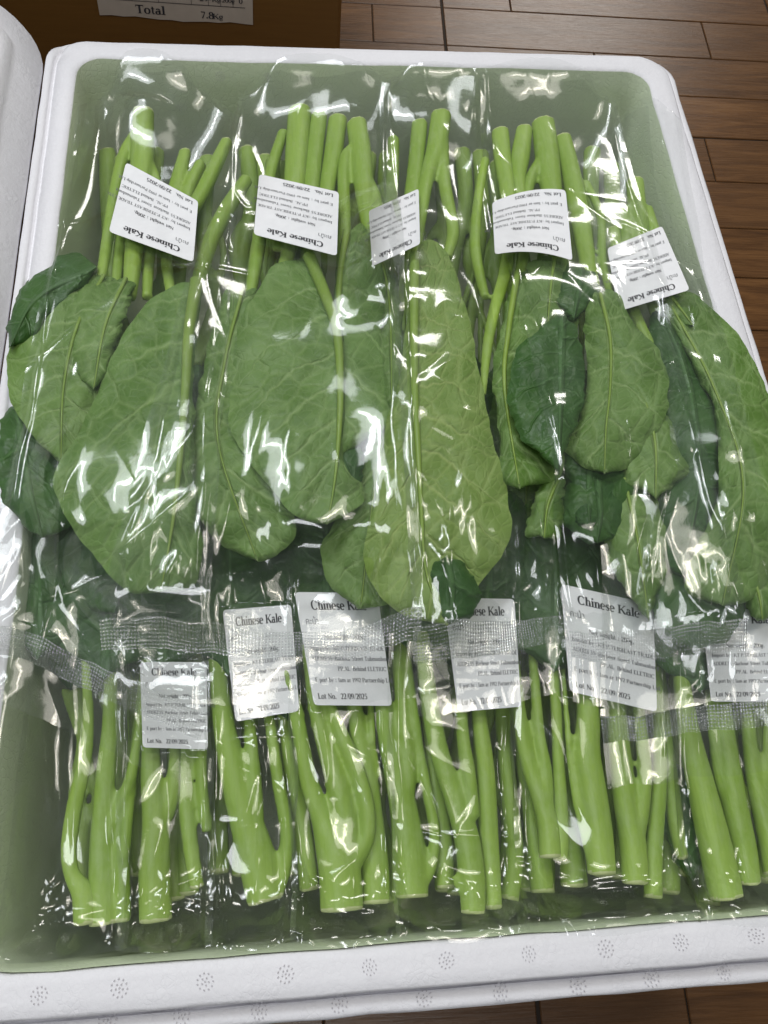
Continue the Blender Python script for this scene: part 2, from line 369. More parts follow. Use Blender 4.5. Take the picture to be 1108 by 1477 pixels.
# rosettes of vent dents; their shade is put into darker raised dots
def rosette_mesh(r=.0034):
    V, Fs = [], []
    spots = [(0, 0)] + [(r * .45 * math.cos(a), r * .45 * math.sin(a)) for a in np.arange(5) * 2 * math.pi / 5] + [(r * math.cos(a), r * math.sin(a)) for a in np.arange(11) * 2 * math.pi / 11]
    for (x, y) in spots:
        b = len(V)
        for k in range(6): V.append((x + .00034 * math.cos(k * math.pi / 3), y + .0005 * math.sin(k * math.pi / 3), 0))
        V.append((x, y, .0002)); Fs += [(b + k, b + (k + 1) % 6, b + 6) for k in range(6)]
    me = bpy.data.meshes.new('vent_mark'); me.from_pydata(V, [], Fs); me.materials.append(M['dent_shade']); return me
RM = rosette_mesh()
def vent(px, py, z, rx=0.0):
    p = un(px, py, z) if rx == 0 else None
    o = bpy.data.objects.new('vent_mark', RM); C.objects.link(o); o.parent = box
    if rx == 0: o.location = Vector(p) - Vector(box.location)
    else: o.location = Vector(uny(px, py, rx)) - Vector(box.location); o.rotation_euler[0] = R_(90)
    o.rotation_euler[2] = random.uniform(0, 3) if rx == 0 else 0; o.scale = (random.uniform(.85, 1.1), random.uniform(.85, 1.1), 1)
for (px, py) in ((56, 1436), (172, 1425), (296, 1416), (412, 1405), (533, 1395), (644, 1385), (763, 1376), (874, 1368), (982, 1359), (1091, 1350)): vent(px, py, .0006)
for (px, py) in ((155, 1472), (262, 1464), (374, 1458), (490, 1448), (612, 1440), (722, 1431), (834, 1421), (940, 1411), (1044, 1401)): vent(px, py, -.0076)
for (px, py) in ((188, 107), (255, 107), (318, 110), (385, 112), (446, 114), (570, 117), (262, 155)): vent(px, py, 0, .2895 if py < 130 else .288)

# ------------------------------------------------------------------ lid, hinged open on the left
LIDM = Matrix.Translation((-.2343, 0, -.002 - FZ)) @ Matrix.Rotation(R_(38), 4, 'Y')
def lid_mesh():
    hx0, hy0 = .20, .3215                     # local: x from 0 (hinge) to -.40
    lev = [(0, -.030), (0, -.0015), (-.0012, 0), (-.020, 0), (-.024, .002), (-.028, .0055), (-.036, .0055), (-.0395, .003), (-.0405, -.012), (-.06, -.013)]
    V = []; N = 0
    for off, z in lev:
        hx, hy, r = hx0 + off, hy0 + off, max(.040 + off, .012); pts = []
        cs = [(hx - r, hy - r, 0), (-hx + r, hy - r, 90), (-hx + r, -hy + r, 180), (hx - r, -hy + r, 270)]
        for i, (cx, cy, a0) in enumerate(cs):
            for k in range(9): a = R_(a0 + 90 * k / 8); pts.append((cx + r * math.cos(a) - hx0, cy + r * math.sin(a), z))
            c2 = cs[(i + 1) % 4]; a1 = R_(c2[2]); q = (c2[0] + r * math.cos(a1) - hx0, c2[1] + r * math.sin(a1)); p = pts[-1]
            for k in range(1, 20): pts.append((p[0] + (q[0] - p[0]) * k / 20, p[1] + (q[1] - p[1]) * k / 20, z))
        N = len(pts); V += pts
    Fs = [(a * N + i, (a + 1) * N + i, (a + 1) * N + (i + 1) % N, a * N + (i + 1) % N)[::-1] for a in range(len(lev) - 1) for i in range(N)]
    Fs += [tuple(range(N)), tuple(range((len(lev) - 1) * N, len(lev) * N))[::-1]]
    V = np.array(V); V[:, :2] += (pn(V[:, 0] * 60, V[:, 1] * 60, 2) * .0005)[:, None]
    return V, Fs
V, Fs = lid_mesh()
lb = mesh_obj('lid', V, Fs, M['foam'], None); lb.parent = box; lb.matrix_local = LIDM
V = [(x - .2, y, -.0115) for x, y in [(.135, .262), (-.135, .262), (-.135, -.262), (.135, -.262)]] + [(x - .2, y, -.0135) for x, y in [(.135, .262), (-.135, .262), (-.135, -.262), (.135, -.262)]]
lp = mesh_obj('recess_lining', V, [(0, 1, 2, 3), (4, 7, 6, 5), (0, 4, 5, 1), (1, 5, 6, 2), (2, 6, 7, 3), (3, 7, 4, 0)], M['liner'], None, False); lp.parent = lb

# ------------------------------------------------------------------ cardboard carton behind
CYF = .40
xr = uny(492, 30, CYF)[0]
carton = empty('cardboard_box', (xr - .30, CYF + .19, FZ), 'brown cardboard carton with a delivery paper, behind the foam box', 'cardboard box')
def rbox(x0, x1, y0, y1, z0, z1, r=.003):
    V, Fs = [], []
    prof = [(x0 + r, y0), (x1 - r, y0), (x1, y0 + r), (x1, y1 - r), (x1 - r, y1), (x0 + r, y1), (x0, y1 - r), (x0, y0 + r)]
    for z in (z0, z1): V += [(x, y, z) for x, y in prof]
    Fs = [(i, (i + 1) % 8, 8 + (i + 1) % 8, 8 + i) for i in range(8)] + [tuple(range(8))[::-1], tuple(range(8, 16))]
    return V, Fs
V, Fs = rbox(xr - .60, xr, CYF, CYF + .38, FZ, .07); mesh_obj('carton_wall', V, Fs, M['card'], carton, False)
for dy, nm in ((.0, 'top_flap'), (.1915, 'top_flap')):
    V, Fs = rbox(xr - .598, xr - .002, CYF + .002 + dy, CYF + .188 + dy, .0702, .0735); mesh_obj(nm, V, Fs, M['card'], carton, False)
# ------------------------------------------------------------------ lettering
def arc(cx, cy, rx, ry, a0, a1, wf, n=12):
    return [(cx + rx * math.cos(R_(a)), cy + ry * math.sin(R_(a)), wf(abs(math.cos(R_(a))))) for a in np.linspace(a0, a1, n)]
TK, TN = .150, .045
cw = lambda c: TN + (TK - TN) * c ** 1.5
def vs(x, y0, y1, s=1, top=True, bot=True):
    g = [[(x, y0, TK), (x, y1, TK)]]
    if bot: g.append([(x - .15 * s, y0 + .02, .04), (x + .15 * s, y0 + .02, .04)])
    if top: g.append([(x - .15 * s, y1 - .02, .04), (x + (.15 * s if top == 2 else .02), y1 - .02, .04)])
    return g
GL = {
 'C': (.70, [arc(.37, .34, .29, .34, 40, 320, cw, 18), [(.60, .68, .03), (.60, .50, .05)]]),
 'h': (.56, vs(.13, 0, .70) + vs(.42, 0, .30, top=False) + [arc(.28, .29, .14, .16, 170, 0, cw, 8)]),
 'i': (.28, vs(.13, 0, .46) + [[(.13, .58, .14), (.13, .70, .14)]]),
 'n': (.56, vs(.13, 0, .46) + vs(.42, 0, .30, top=False) + [arc(.28, .29, .14, .16, 170, 0, cw, 8)]),
 'e': (.46, [arc(.23, .23, .17, .23, 0, 315, cw, 16), [(.07, .25, .045), (.40, .25, .045)]]),
 's': (.40, [[(.34, .36, .06), (.26, .44, .07), (.13, .42, .10), (.11, .31, .12), (.20, .24, .14), (.30, .16, .13), (.29, .05, .09), (.18, .01, .06), (.07, .08, .06)]]),
 'K': (.76, vs(.15, 0, .68, top=2) + [[(.64, .66, .05), (.22, .28, .06)], [(.32, .38, .12), (.66, .02, .14)], [(.52, .66, .04), (.74, .66, .04)], [(.54, .02, .04), (.77, .02, .04)]]),
 'a': (.50, [[(.33, .02, TK), (.33, .32, TK)], arc(.22, .33, .11, .12, 10, 165, cw, 8), arc(.20, .13, .13, .13, 20, 340, cw, 12), [(.33, .02, .05), (.47, .04, .04)]]),
 'l': (.28, vs(.13, 0, .70)),
 'T': (.66, vs(.33, 0, .68, top=False) + [[(.04, .65, .07), (.62, .65, .07)], [(.05, .68, .04), (.04, .50, .03)], [(.61, .68, .04), (.62, .50, .03)]]),
 'o': (.50, [arc(.24, .23, .18, .23, 0, 360, cw, 18)]),
 't': (.34, [[(.15, .08, .13), (.15, .60, .11)], [(.03, .44, .05), (.30, .44, .05)], [(.15, .08, .12), (.20, .02, .08), (.31, .06, .04)]]),
 'L': (.62, vs(.15, 0, .68, top=2) + [[(.05, .03, .06), (.56, .03, .06)], [(.56, .02, .04), (.58, .20, .04)]]),
 'N': (.74, [[(.14, 0, .06), (.14, .68, .06)], [(.62, 0, .06), (.62, .68, .06)], [(.14, .64, .13), (.60, .04, .13)], [(.03, .02, .04), (.26, .02, .04)], [(.52, .66, .04), (.74, .66, .04)]]),
 '0': (.50, [arc(.24, .34, .18, .34, 0, 360, cw, 20)]),
 '2': (.50, [arc(.23, .48, .17, .19, 160, -20, cw, 9) + [(.33, .32, .11), (.06, .04, .07)], [(.06, .05, .10), (.42, .05, .10)]]),
 '5': (.50, [[(.42, .64, .09), (.13, .64, .08)], [(.12, .64, .05), (.10, .38, .05)], arc(.21, .22, .19, .20, 120, -140, cw, 12)]),
 '9': (.50, [arc(.23, .46, .17, .20, 0, 360, cw, 16), [(.40, .44, .12), (.33, .15, .10), (.12, .02, .05)]]),
 '7': (.50, [[(.06, .63, .09), (.44, .63, .09)], [(.43, .62, .05), (.18, 0, .11)]]),
 '8': (.50, [arc(.24, .50, .14, .17, 0, 360, cw, 14), arc(.24, .17, .18, .18, 0, 360, cw, 16)]),
 '6': (.50, [arc(.24, .21, .17, .21, 0, 360, cw, 16), [(.09, .24, .12), (.18, .52, .10), (.40, .67, .05)]]),
 '1': (.50, vs(.24, 0, .68, top=False) + [[(.24, .64, .05), (.10, .56, .05)]]),
 'g': (.50, [arc(.22, .27, .15, .18, 0, 360, cw, 14), arc(.22, -.08, .17, .10, 0, 360, lambda c: .06, 12), [(.32, .42, .05), (.46, .45, .05)], [(.12, .10, .06), (.10, .02, .06)]]),
 'w': (.70, [[(.08, .44, .11), (.22, .02, .10)], [(.22, .02, .04), (.34, .44, .04)], [(.34, .44, .11), (.48, .02, .10)], [(.48, .02, .04), (.62, .44, .04)], [(.0, .44, .04), (.2, .44, .04)], [(.53, .44, .04), (.72, .44, .04)]]),
 'r': (.40, vs(.13, 0, .46) + [[(.16, .34, .06), (.26, .44, .08), (.36, .40, .10)]]),
 'p': (.54, vs(.13, -.20, .46) + [arc(.27, .22, .17, .22, 150, -150, cw, 12)]),
 'b': (.54, vs(.13, 0, .70) + [arc(.27, .22, .17, .22, 150, -150, cw, 12)]),
 'y': (.50, [[(.08, .44, .11), (.24, .02, .10)], [(.40, .44, .05), (.24, .02, .05), (.12, -.20, .07)], [(.0, .44, .04), (.18, .44, .04)], [(.32, .44, .04), (.5, .44, .04)]]),
 'd': (.54, [[(.40, 0, TK), (.40, .70, TK)], arc(.23, .22, .16, .22, 30, 330, cw, 12)]),
 'u': (.56, [[(.13, .12, TK), (.13, .46, TK)], [(.42, 0, TK), (.42, .46, TK)], arc(.27, .15, .14, .15, 180, 350, cw, 8)]),
 'm': (.84, vs(.13, 0, .46) + [[(.42, 0, TK), (.42, .36, TK)], [(.71, 0, TK), (.71, .34, TK)], arc(.28, .29, .14, .16, 170, 0, cw, 8), arc(.57, .29, .14, .16, 170, 0, cw, 8)]),
 'I': (.36, vs(.17, 0, .68, top=2)), 'E': (.62, vs(.15, 0, .68, top=2) + [[(.05, .03, .06), (.55, .03, .06)], [(.05, .65, .06), (.53, .65, .06)], [(.15, .35, .05), (.42, .35, .05)]]),
 'A': (.70, [[(.10, 0, .05), (.34, .66, .05)], [(.34, .68, .14), (.60, .02, .14)], [(.18, .24, .05), (.48, .24, .05)], [(0, .02, .04), (.22, .02, .04)], [(.48, .02, .04), (.73, .02, .04)]]),
 'D': (.70, vs(.15, 0, .68, top=2) + [arc(.30, .34, .32, .34, 90, -90, cw, 14)]), 'R': (.70, vs(.15, 0, .68, top=2) + [arc(.30, .50, .20, .17, 90, -90, cw, 10), [(.32, .34, .10), (.60, .02, .13)]]),
 'S': (.54, [[(.44, .55, .06), (.34, .67, .07), (.17, .63, .10), (.15, .48, .12), (.28, .36, .14), (.42, .24, .13), (.38, .06, .09), (.22, .01, .06), (.07, .12, .06)]]),
 'P': (.62, vs(.15, 0, .68, top=2) + [arc(.30, .50, .22, .18, 90, -90, cw, 10)]), 'B': (.64, vs(.15, 0, .68, top=2) + [arc(.30, .51, .20, .16, 90, -90, cw, 10), arc(.30, .18, .24, .18, 90, -90, cw, 10)]),
 '.': (.26, [[(.12, 0, .14), (.12, .13, .14)]]), ':': (.30, [[(.14, 0, .13), (.14, .12, .13)], [(.14, .32, .13), (.14, .44, .13)]]), '/': (.34, [[(.02, 0, .05), (.32, .7, .05)]]),
 ',': (.26, [[(.12, .1, .12), (.06, -.12, .05)]]), '-': (.34, [[(.04, .24, .08), (.30, .24, .08)]]), '%': (.8, [arc(.2, .5, .12, .16, 0, 360, cw, 10), arc(.6, .17, .12, .16, 0, 360, cw, 10), [(.15, 0, .05), (.65, .68, .05)]]),
}
def text2d(txt, x, y, h, align='l', bold=1.0):
    """serif lettering as strips of quads; h = em height"""
    V, Fs = [], []; wtot = sum(GL.get(c, (.30, []))[0] for c in txt) * h
    cx = x - (wtot if align == 'r' else wtot / 2 if align == 'c' else 0)
    for ch in txt:
        adv, strokes = GL.get(ch, (.30, []))
        for st in strokes:
            pts = np.array([(p[0], p[1]) for p in st]); ww = np.array([p[2] for p in st]) * bold
            tg = np.gradient(pts, axis=0); tg /= np.maximum(np.linalg.norm(tg, axis=1), 1e-6)[:, None]; nn = np.c_[-tg[:, 1], tg[:, 0]] * ww[:, None] / 2
            b = len(V)
            for a, n in zip(pts, nn):
                V.append((cx + (a[0] + n[0]) * h, y + (a[1] + n[1]) * h)); V.append((cx + (a[0] - n[0]) * h, y + (a[1] - n[1]) * h))
            for k in range(len(pts) - 1): Fs.append((b + 2 * k, b + 2 * k + 1, b + 2 * k + 3, b + 2 * k + 2))
        cx += adv * h
    return V, Fs
def font2d(txt, x, y, h):
    cu = bpy.data.curves.new('t', 'FONT'); cu.body = txt; cu.size = h; cu.resolution_u = 2
    o = bpy.data.objects.new('t', cu); C.objects.link(o); dg = bpy.context.evaluated_depsgraph_get()
    me = o.evaluated_get(dg).to_mesh(); V = [(v.co.x + x, v.co.y + y) for v in me.vertices]; Fs = [tuple(p.vertices) for p in me.polygons]
    o.to_mesh_clear(); bpy.data.objects.remove(o); return V, Fs
def gather(parts):
    V, Fs = [], []
    for v, f in parts: b = len(V); V += v; Fs += [tuple(i + b for i in q) for q in f]
    return np.array(V), Fs
def rect2d(x0, y0, x1, y1): return [(x0, y0), (x1, y0), (x1, y1), (x0, y1)], [(0, 1, 2, 3)]
# kale label: unit square, (0,0) bottom-left as read
BIG = [text2d('Chinese Kale', .17, .845, .118, bold=1.2), text2d('Net weight : 200g.', .27, .585, .064, bold=1.0), text2d('Lot No.', .07, .055, .072, bold=1.1), text2d('22/09/2025', .36, .055, .072, bold=1.1)]
SMALL = [font2d('คะน้า', .07, .715, .085)]
for (yy, a, b) in ((.485, 'Import by :', 'KT P.TERBEAST TRADE LTD.'), (.395, 'ADDRESS :', 'Barbour Street Tubmanburg'), (.305, '', 'OPP.ALZ Behind ELETRIC'), (.205, 'Export by :', 'Iamfar 1992 Partnership Ltd.')):
    if a: SMALL.append(text2d(a, .07, yy, .058))
    SMALL.append(text2d(b, .36, yy, .055))
LV, LF = gather(BIG); SV, SF = gather(SMALL)
# paper on the carton
pc = [uny(144, 22, CYF - .0012), uny(365, 36, CYF - .0012)]
pa, pb = pc; ux = (pb - pa) / np.linalg.norm(pb - pa); uz = np.array([-ux[2], 0, ux[0]]); PWd = np.linalg.norm(pb - pa); PH = .09
def on_paper(q, off=0.0): q = np.asarray(q, float); return pa + q[:, :1] * PWd * ux + q[:, 1:2] * PWd * uz + np.array([0, -off, 0])
nn = 14; xs = np.linspace(0, 1, nn); low = [(x, .006 * math.sin(x * 9) + .004 * math.sin(x * 31) if 0 < x < 1 else 0) for x in xs]; top = [(x, PH / PWd) for x in xs]
paper = mesh_obj('paper_sheet', np.vstack([on_paper(low), on_paper(top), on_paper(low, -.0009), on_paper(top, -.0009)]),
                 [(i, i + 1, nn + i + 1, nn + i) for i in range(nn - 1)] + [(2 * nn + i + 1, 2 * nn + i, 3 * nn + i, 3 * nn + i + 1) for i in range(nn - 1)] + [(i + 1, i, 2 * nn + i, 2 * nn + i + 1) for i in range(nn - 1)], M['oldpaper'], carton, False)
tx = [text2d('Total', .235, .035, .085), text2d('7.8', .655, .028, .070), text2d('Kg', .735, .028, .055), text2d('Baby Kailan', .41, .160, .06), text2d('27', .655, .148, .06),
      text2d('Kg', .735, .148, .045), text2d('200g', .80, .148, .042), text2d('0', .91, .148, .05), text2d('Kale', .20, .175, .06)]
tx += [rect2d(0.02, .118, .95, .122), rect2d(.17, .118, .173, .6), rect2d(.39, .118, .393, .6), rect2d(.60, .118, .603, .6), rect2d(.71, .118, .713, .6), rect2d(.79, .118, .793, .6), rect2d(.87, .118, .873, .6)]
tv, tf = gather(tx); mesh_obj('print', on_paper(tv, .0004), tf, M['ink'], paper, False)

# ------------------------------------------------------------------ height fields (content surface, as a function of the picture row)
def zt(px, py):
    z = np.interp(py, [140, 250, 350, 450, 600, 750, 850, 940], [-.024, -.019, -.012, -.001, .010, .012, .006, .0])
    return z + .003 * pn(np.asarray(px) / 170., np.asarray(py) / 260., 1)
def zf(px, py):
    return np.interp(py, [640, 800, 900, 1000, 1150, 1340], [-.022, -.022, -.022, -.024, -.028, -.036]) + .002 * pn(np.asarray(px) / 120., np.asarray(py) / 200., 4)
# rasters of what lies under the film
RX0, RY0, RC = -.30, -.34, .0022; RNX, RNY = int(.62 / RC), int(.68 / RC)
def new_raster(): return np.full((RNY, RNX), -1.0)
def splat(Rs, P):
    i = np.clip(((P[:, 0] - RX0) / RC).astype(int), 0, RNX - 1); j = np.clip(((P[:, 1] - RY0) / RC).astype(int), 0, RNY - 1)
    np.maximum.at(Rs, (j, i), P[:, 2])
def dilate(Rs, n=1):
    for _ in range(n):
        A = np.pad(Rs, 1, constant_values=-1); Rs = np.max([A[a:a + RNY, b:b + RNX] for a in range(3) for b in range(3)], axis=0)
    return Rs
def query(Rs, x, y):
    i = np.clip(((x - RX0) / RC).astype(int), 0, RNX - 1); j = np.clip(((y - RY0) / RC).astype(int), 0, RNY - 1); return Rs[j, i]

# ------------------------------------------------------------------ kale
def stem_mesh(chains, name, mat, parent, cuts=1, voxel=.00125):
    """tubes joined and remeshed into one smooth branching stalk; chain = list of (x,y,z,r)"""
    V, Fs = [], []; ends = []
    for ci, ch in enumerate(chains):
        n = max(8, int(len(ch) * 5)); P = catmull(ch, n); r = P[:, 3]; P = P[:, :3]
        T = np.gradient(P, axis=0); T /= np.linalg.norm(T, axis=1)[:, None]
        A = np.cross(T, [0, 0, 1.0]); A /= np.linalg.norm(A, axis=1)[:, None]; B = np.cross(A, T)
        k = 14; a = np.arange(k) * 2 * np.pi / k; b0 = len(V)
        lob = 1 + .05 * np.cos(3 * a + ci)
        for i in range(n):
            for x, l in zip(a, lob): V.append(P[i] + (A[i] * math.cos(x) + B[i] * math.sin(x) * .9) * r[i] * l)
        for i in range(n - 1):
            for j in range(k): Fs.append((b0 + i * k + j, b0 + i * k + (j + 1) % k, b0 + (i + 1) * k + (j + 1) % k, b0 + (i + 1) * k + j))
        Fs.append(tuple(b0 + j for j in range(k))[::-1]); Fs.append(tuple(b0 + (n - 1) * k + j for j in range(k)))
        if ci < cuts: ends.append((P[0], T[0], r[0]))
    me = bpy.data.meshes.new('tmp'); me.from_pydata([tuple(v) for v in V], [], Fs); o = bpy.data.objects.new('tmp', me); C.objects.link(o)
    m = o.modifiers.new('r', 'REMESH'); m.mode = 'VOXEL'; m.voxel_size = voxel
    s = o.modifiers.new('s', 'SMOOTH'); s.iterations = 5; s.factor = .5
    dg = bpy.context.evaluated_depsgraph_get(); ev = o.evaluated_get(dg).to_mesh()
    W = np.empty(len(ev.vertices) * 3); ev.vertices.foreach_get('co', W); W = W.reshape(-1, 3)
    Q = [tuple(p.vertices) for p in ev.polygons]; o.evaluated_get(dg).to_mesh_clear(); bpy.data.objects.remove(o)
    cut = np.zeros(len(W))
    for (p, t, r) in ends:
        d = W - p; al = d @ t; rad = np.linalg.norm(d - al[:, None] * t, axis=1); near = rad < r * 1.7
        cut = np.maximum(cut, np.where(near & (al < .03), np.clip(1 - al / .03, 0, 1), 0))
        cut = np.where(near & (al < .0019), 2.0, cut)
    # pith knots: slight swellings
    ob = mesh_obj(name, W, Q, mat, parent, attrs={'cut': cut}); return ob, W
def px_chain(ch, zfun, dz=0.0):
    """(px,py,radius_px[,dz]) -> world chain"""
    out = []
    for p in ch:
        z = float(zfun(p[0], p[1])) + dz + (p[3] if len(p) > 3 else 0.0); q = un(p[0], p[1], z); r = p[2] * float(depth(q)) / F_PX
        out.append((*q, r))
    return out
def leaf_mesh(name, Lf, zfun, mat, parent, lay=0.0, nu=84, nv=25, seed=0, wav=1.0):
    mid, L, Rr = [catmull(Lf[k], nu) for k in ('mid', 'L', 'R')]
    nvh = nv; s = np.linspace(0, 1, nvh)
    left = mid[:, None, :] * (1 - s)[None, ::-1, None] + L[:, None, :] * s[None, ::-1, None]
    right = mid[:, None, :] * (1 - s)[None, 1:, None] + Rr[:, None, :] * s[None, 1:, None]
    G = np.concatenate([left, right], 1)                       # nu x (2nv-1) x 2 pixels
    vv = np.r_[-s[::-1], s[1:]][None, :] * np.ones((nu, 1)); uu = np.linspace(0, 1, nu)[:, None] * np.ones_like(vv)
    ed = np.abs(vv) ** 6
    G = G + ed[..., None] * np.stack([pn(uu * 9, np.sign(vv) * 3, seed) * 5 + pn(uu * 30, np.sign(vv) * 3, seed + 3) * 2.5, pn(uu * 10, np.sign(vv) * 5, seed + 1) * 4], -1) * wav
    z = zfun(G[..., 0], G[..., 1]) + lay * .0042 + .002
    P0 = un(G[..., 0], G[..., 1], z)
    # metric leaf coordinates
    c = P0[:, nvh - 1]; dl = np.r_[0, np.cumsum(np.linalg.norm(np.diff(c, axis=0), axis=1))]
    wd = np.linalg.norm(P0 - c[:, None], axis=2) * np.sign(vv); ll = dl[:, None] * np.ones_like(wd); aw = np.abs(wd)
    q = (ll - .62 * aw - 4.5 * aw ** 2) / .027 + .45 * (wd > 0)
    puff = np.abs((q % 1) - .5) * 2
    dz = .0016 * (np.sqrt(puff) - .6) * np.clip(aw / .01, 0, 1) * (1 - .5 * ed)
    dz += .0038 * pn(P0[..., 0] * 26, P0[..., 1] * 18, seed + 5) + .0019 * pn(P0[..., 0] * 80, P0[..., 1] * 70, seed + 6)
    dz += ed * (.0030 * pn(uu * 8, np.sign(vv) * 2, seed + 8) * wav - .002)
    dz += -.0035 * np.abs(vv) ** 2.2 + .0010 * np.exp(-(aw / .003) ** 2)
    P = un(G[..., 0], G[..., 1], z + dz)
    V = P.reshape(-1, 3)
    o = mesh_obj(name, V, grid_faces(nu, 2 * nvh - 1), mat, parent, uvs={'lw': np.stack([ll, wd], -1).reshape(-1, 2), 'nv': np.stack([uu, vv], -1).reshape(-1, 2)})
    if Lf.get('rib') and 'underside' in mat.name:
        Cn = P[::3, nvh - 1]; m = len(Cn); r0 = Lf['rib'] * float(depth(Cn[0])) / F_PX; f = np.linspace(0, 1, m); rr = r0 * (1 - f) ** 1.1 + .0003
        T = np.gradient(Cn, axis=0); T /= np.linalg.norm(T, axis=1)[:, None]; A = np.cross(T, [0, 0, 1.]); A /= np.linalg.norm(A, axis=1)[:, None]; B = np.cross(A, T)
        k = 9; an = np.arange(k) * 2 * np.pi / k
        VV = (Cn + np.array([0, 0, 1]) * (rr * .35)[:, None])[:, None, :] + (A[:, None] * np.cos(an)[None, :, None] + B[:, None] * np.sin(an)[None, :, None]) * rr[:, None, None]
        i = np.arange(m - 1)[:, None] * k + np.arange(k)[None]; j = np.arange(m - 1)[:, None] * k + (np.arange(k)[None] + 1) % k
        mesh_obj('midrib', VV.reshape(-1, 3), np.stack([i, j, j + k, i + k], -1).reshape(-1, 4), M['rib'], o); V = np.vstack([V, VV.reshape(-1, 3)])
    return o, V

BAGV = {}     # bag key -> list of vertex arrays
def plant(bag, label, group, zfun, stems=(), leaves=(), dz=0.0, cuts=1, mat='stem'):
    if zfun is zf:
        st2 = []
        for c in stems:
            c = list(c); (x1, y1, r1), (x0, y0, _) = c[-1][:3], c[-2][:3]
            if y1 < 1200:
                sl = np.clip((x1 - x0) / (y1 - y0), -.15, .15); c.append((x1 + sl * (y1 - 850) * -1, 850, r1 * .75, -.016))
            st2.append(c)
        stems = st2
    first = px_chain(stems[0], zfun, dz)[0] if stems else (*un(leaves[0][0]['mid'][0][0], leaves[0][0]['mid'][0][1], -.02), 0)
    root = empty('kale_plant', first[:3], label, 'kale', group)
    if stems:
        o, W = stem_mesh([px_chain(c, zfun, dz) for c in stems], 'stem', M[mat], root, cuts); BAGV.setdefault(bag, []).append(W)
    for i, (lf, m, lay) in enumerate(leaves):
        o, W = leaf_mesh('leaf', lf, zfun, M[m], root, lay + dz / .0042, seed=int(abs(first[0]) * 900) % 50 + i * 3)
        BAGV.setdefault(bag, []).append(W)
    return root
def LF_(mid, L, R, rib=2.4): return dict(rib=rib, mid=mid, L=[mid[0]] + L + [mid[-1]] if L[0] != mid[0] else L, R=[mid[0]] + R + [mid[-1]])
GT = 'kale stalks bagged in the back row with leaves towards the viewer'; GF = 'kale stalks bagged in the front row with cut ends at the front wall'

# ---- back row, bag 1
plant('B1', 'thick kale stalk with a pale round cut end, in the leftmost back bag', GT, zt,
  [[(208, 156, 15, .016), (207, 185, 16, .008), (206, 230, 17, .002), (199, 300, 15), (192, 380, 13), (187, 430, 10)], [(197, 190, 8), (178, 225, 9), (164, 285, 9), (156, 340, 9), (146, 400, 8), (135, 430, 6)], [(212, 225, 7), (226, 260, 6), (232, 320, 6)]],
  [(LF_([(150, 398), (112, 470), (92, 560), (88, 668)], [(115, 388), (60, 400), (24, 450), (9, 520), (16, 570), (32, 605), (62, 645)], [(165, 405), (172, 450), (165, 520), (140, 600), (115, 650)]), 'under', 1),
   (LF_([(140, 385), (85, 410), (45, 440), (15, 500)], [(118, 368), (85, 368), (48, 392), (25, 425), (12, 460)], [(128, 405), (100, 430), (70, 460), (45, 495)]), 'upper', 1.6),
   (LF_([(182, 402), (152, 470), (135, 562)], [(160, 405), (112, 415), (92, 450), (95, 500), (112, 540)], [(195, 410), (187, 440), (176, 475), (162, 515), (150, 548)]), 'under', 2.2)])
plant('B1', 'kale stalk whose long stem runs into the big pointed left leaf', GT, zt,
  [[(328, 203, 9), (308, 245, 11), (285, 290, 11), (255, 330, 9)], [(356, 258, 10), (328, 300, 12), (303, 350, 12), (288, 400, 11), (277, 450, 9), (271, 520, 7), (266, 600, 4), (262, 680, 2)]],
  [(LF_([(284, 408), (273, 480), (268, 560), (261, 650), (250, 750), (232, 855)], [(255, 410), (212, 436), (176, 488), (152, 540), (114, 622), (77, 694), (88, 735), (124, 786), (158, 832), (192, 857)], [(292, 415), (284, 480), (280, 560), (280, 640), (282, 720), (292, 790), (285, 835), (262, 852)], 9), 'under', 3)])
plant('B1', 'short kale stalk behind the first tilted label, its dark leaf at the left rim', GT, zt,
  [[(268, 218, 9), (257, 260, 11), (245, 305, 11), (240, 370, 9), (250, 440, 8)], [(290, 235, 9), (270, 280, 10), (262, 330, 9)], [(225, 300, 8), (215, 370, 9), (212, 430, 8)], [(180, 300, 9), (172, 360, 9), (165, 440, 7)]],
  [(LF_([(25, 585), (38, 680), (62, 776)], [(8, 590), (-6, 640), (-6, 690), (14, 735), (38, 765)], [(45, 600), (78, 640), (100, 690), (112, 740), (90, 768)]), 'upper', .2),
   (LF_([(225, 730), (190, 800), (165, 885)], [(180, 720), (120, 740), (85, 790), (95, 850), (130, 880)], [(270, 740), (300, 790), (290, 840), (220, 885)]), 'upper', -2.5)], dz=-.007)
# ---- bag 2
plant('B2', 'thickest kale stalk at the upper left of the second back bag', GT, zt,
  [[(433, 160, 17), (429, 220, 17), (424, 290, 15), (420, 350, 12), (405, 400, 9)], [(425, 270, 10), (404, 300, 8), (400, 360, 8)]],
  [(LF_([(446, 372), (470, 430), (486, 480), (491, 560), (488, 640), (482, 700), (472, 757)], [(425, 376), (393, 383), (374, 420), (352, 445), (339, 500), (333, 570), (333, 615), (350, 657), (380, 695), (414, 730), (442, 753)], [(455, 385), (478, 430), (494, 480), (499, 560), (497, 620), (496, 665), (512, 690), (527, 702), (524, 728), (503, 744)], 9), 'under', 3.2)])
plant('B2', 'slim kale stalk second from the left in the second back bag', GT, zt,
  [[(461, 166, 12), (453, 230, 13), (447, 300, 12), (443, 370, 10), (452, 400, 9), (470, 450, 6), (482, 500, 4)]],
  [(LF_([(350, 420), (325, 520), (315, 640), (372, 810)], [(335, 408), (308, 470), (293, 540), (275, 620), (267, 685), (278, 726), (304, 773), (340, 798)], [(372, 420), (380, 500), (390, 600), (410, 700), (430, 760), (405, 797)]), 'under', 1.6)], dz=-.001)
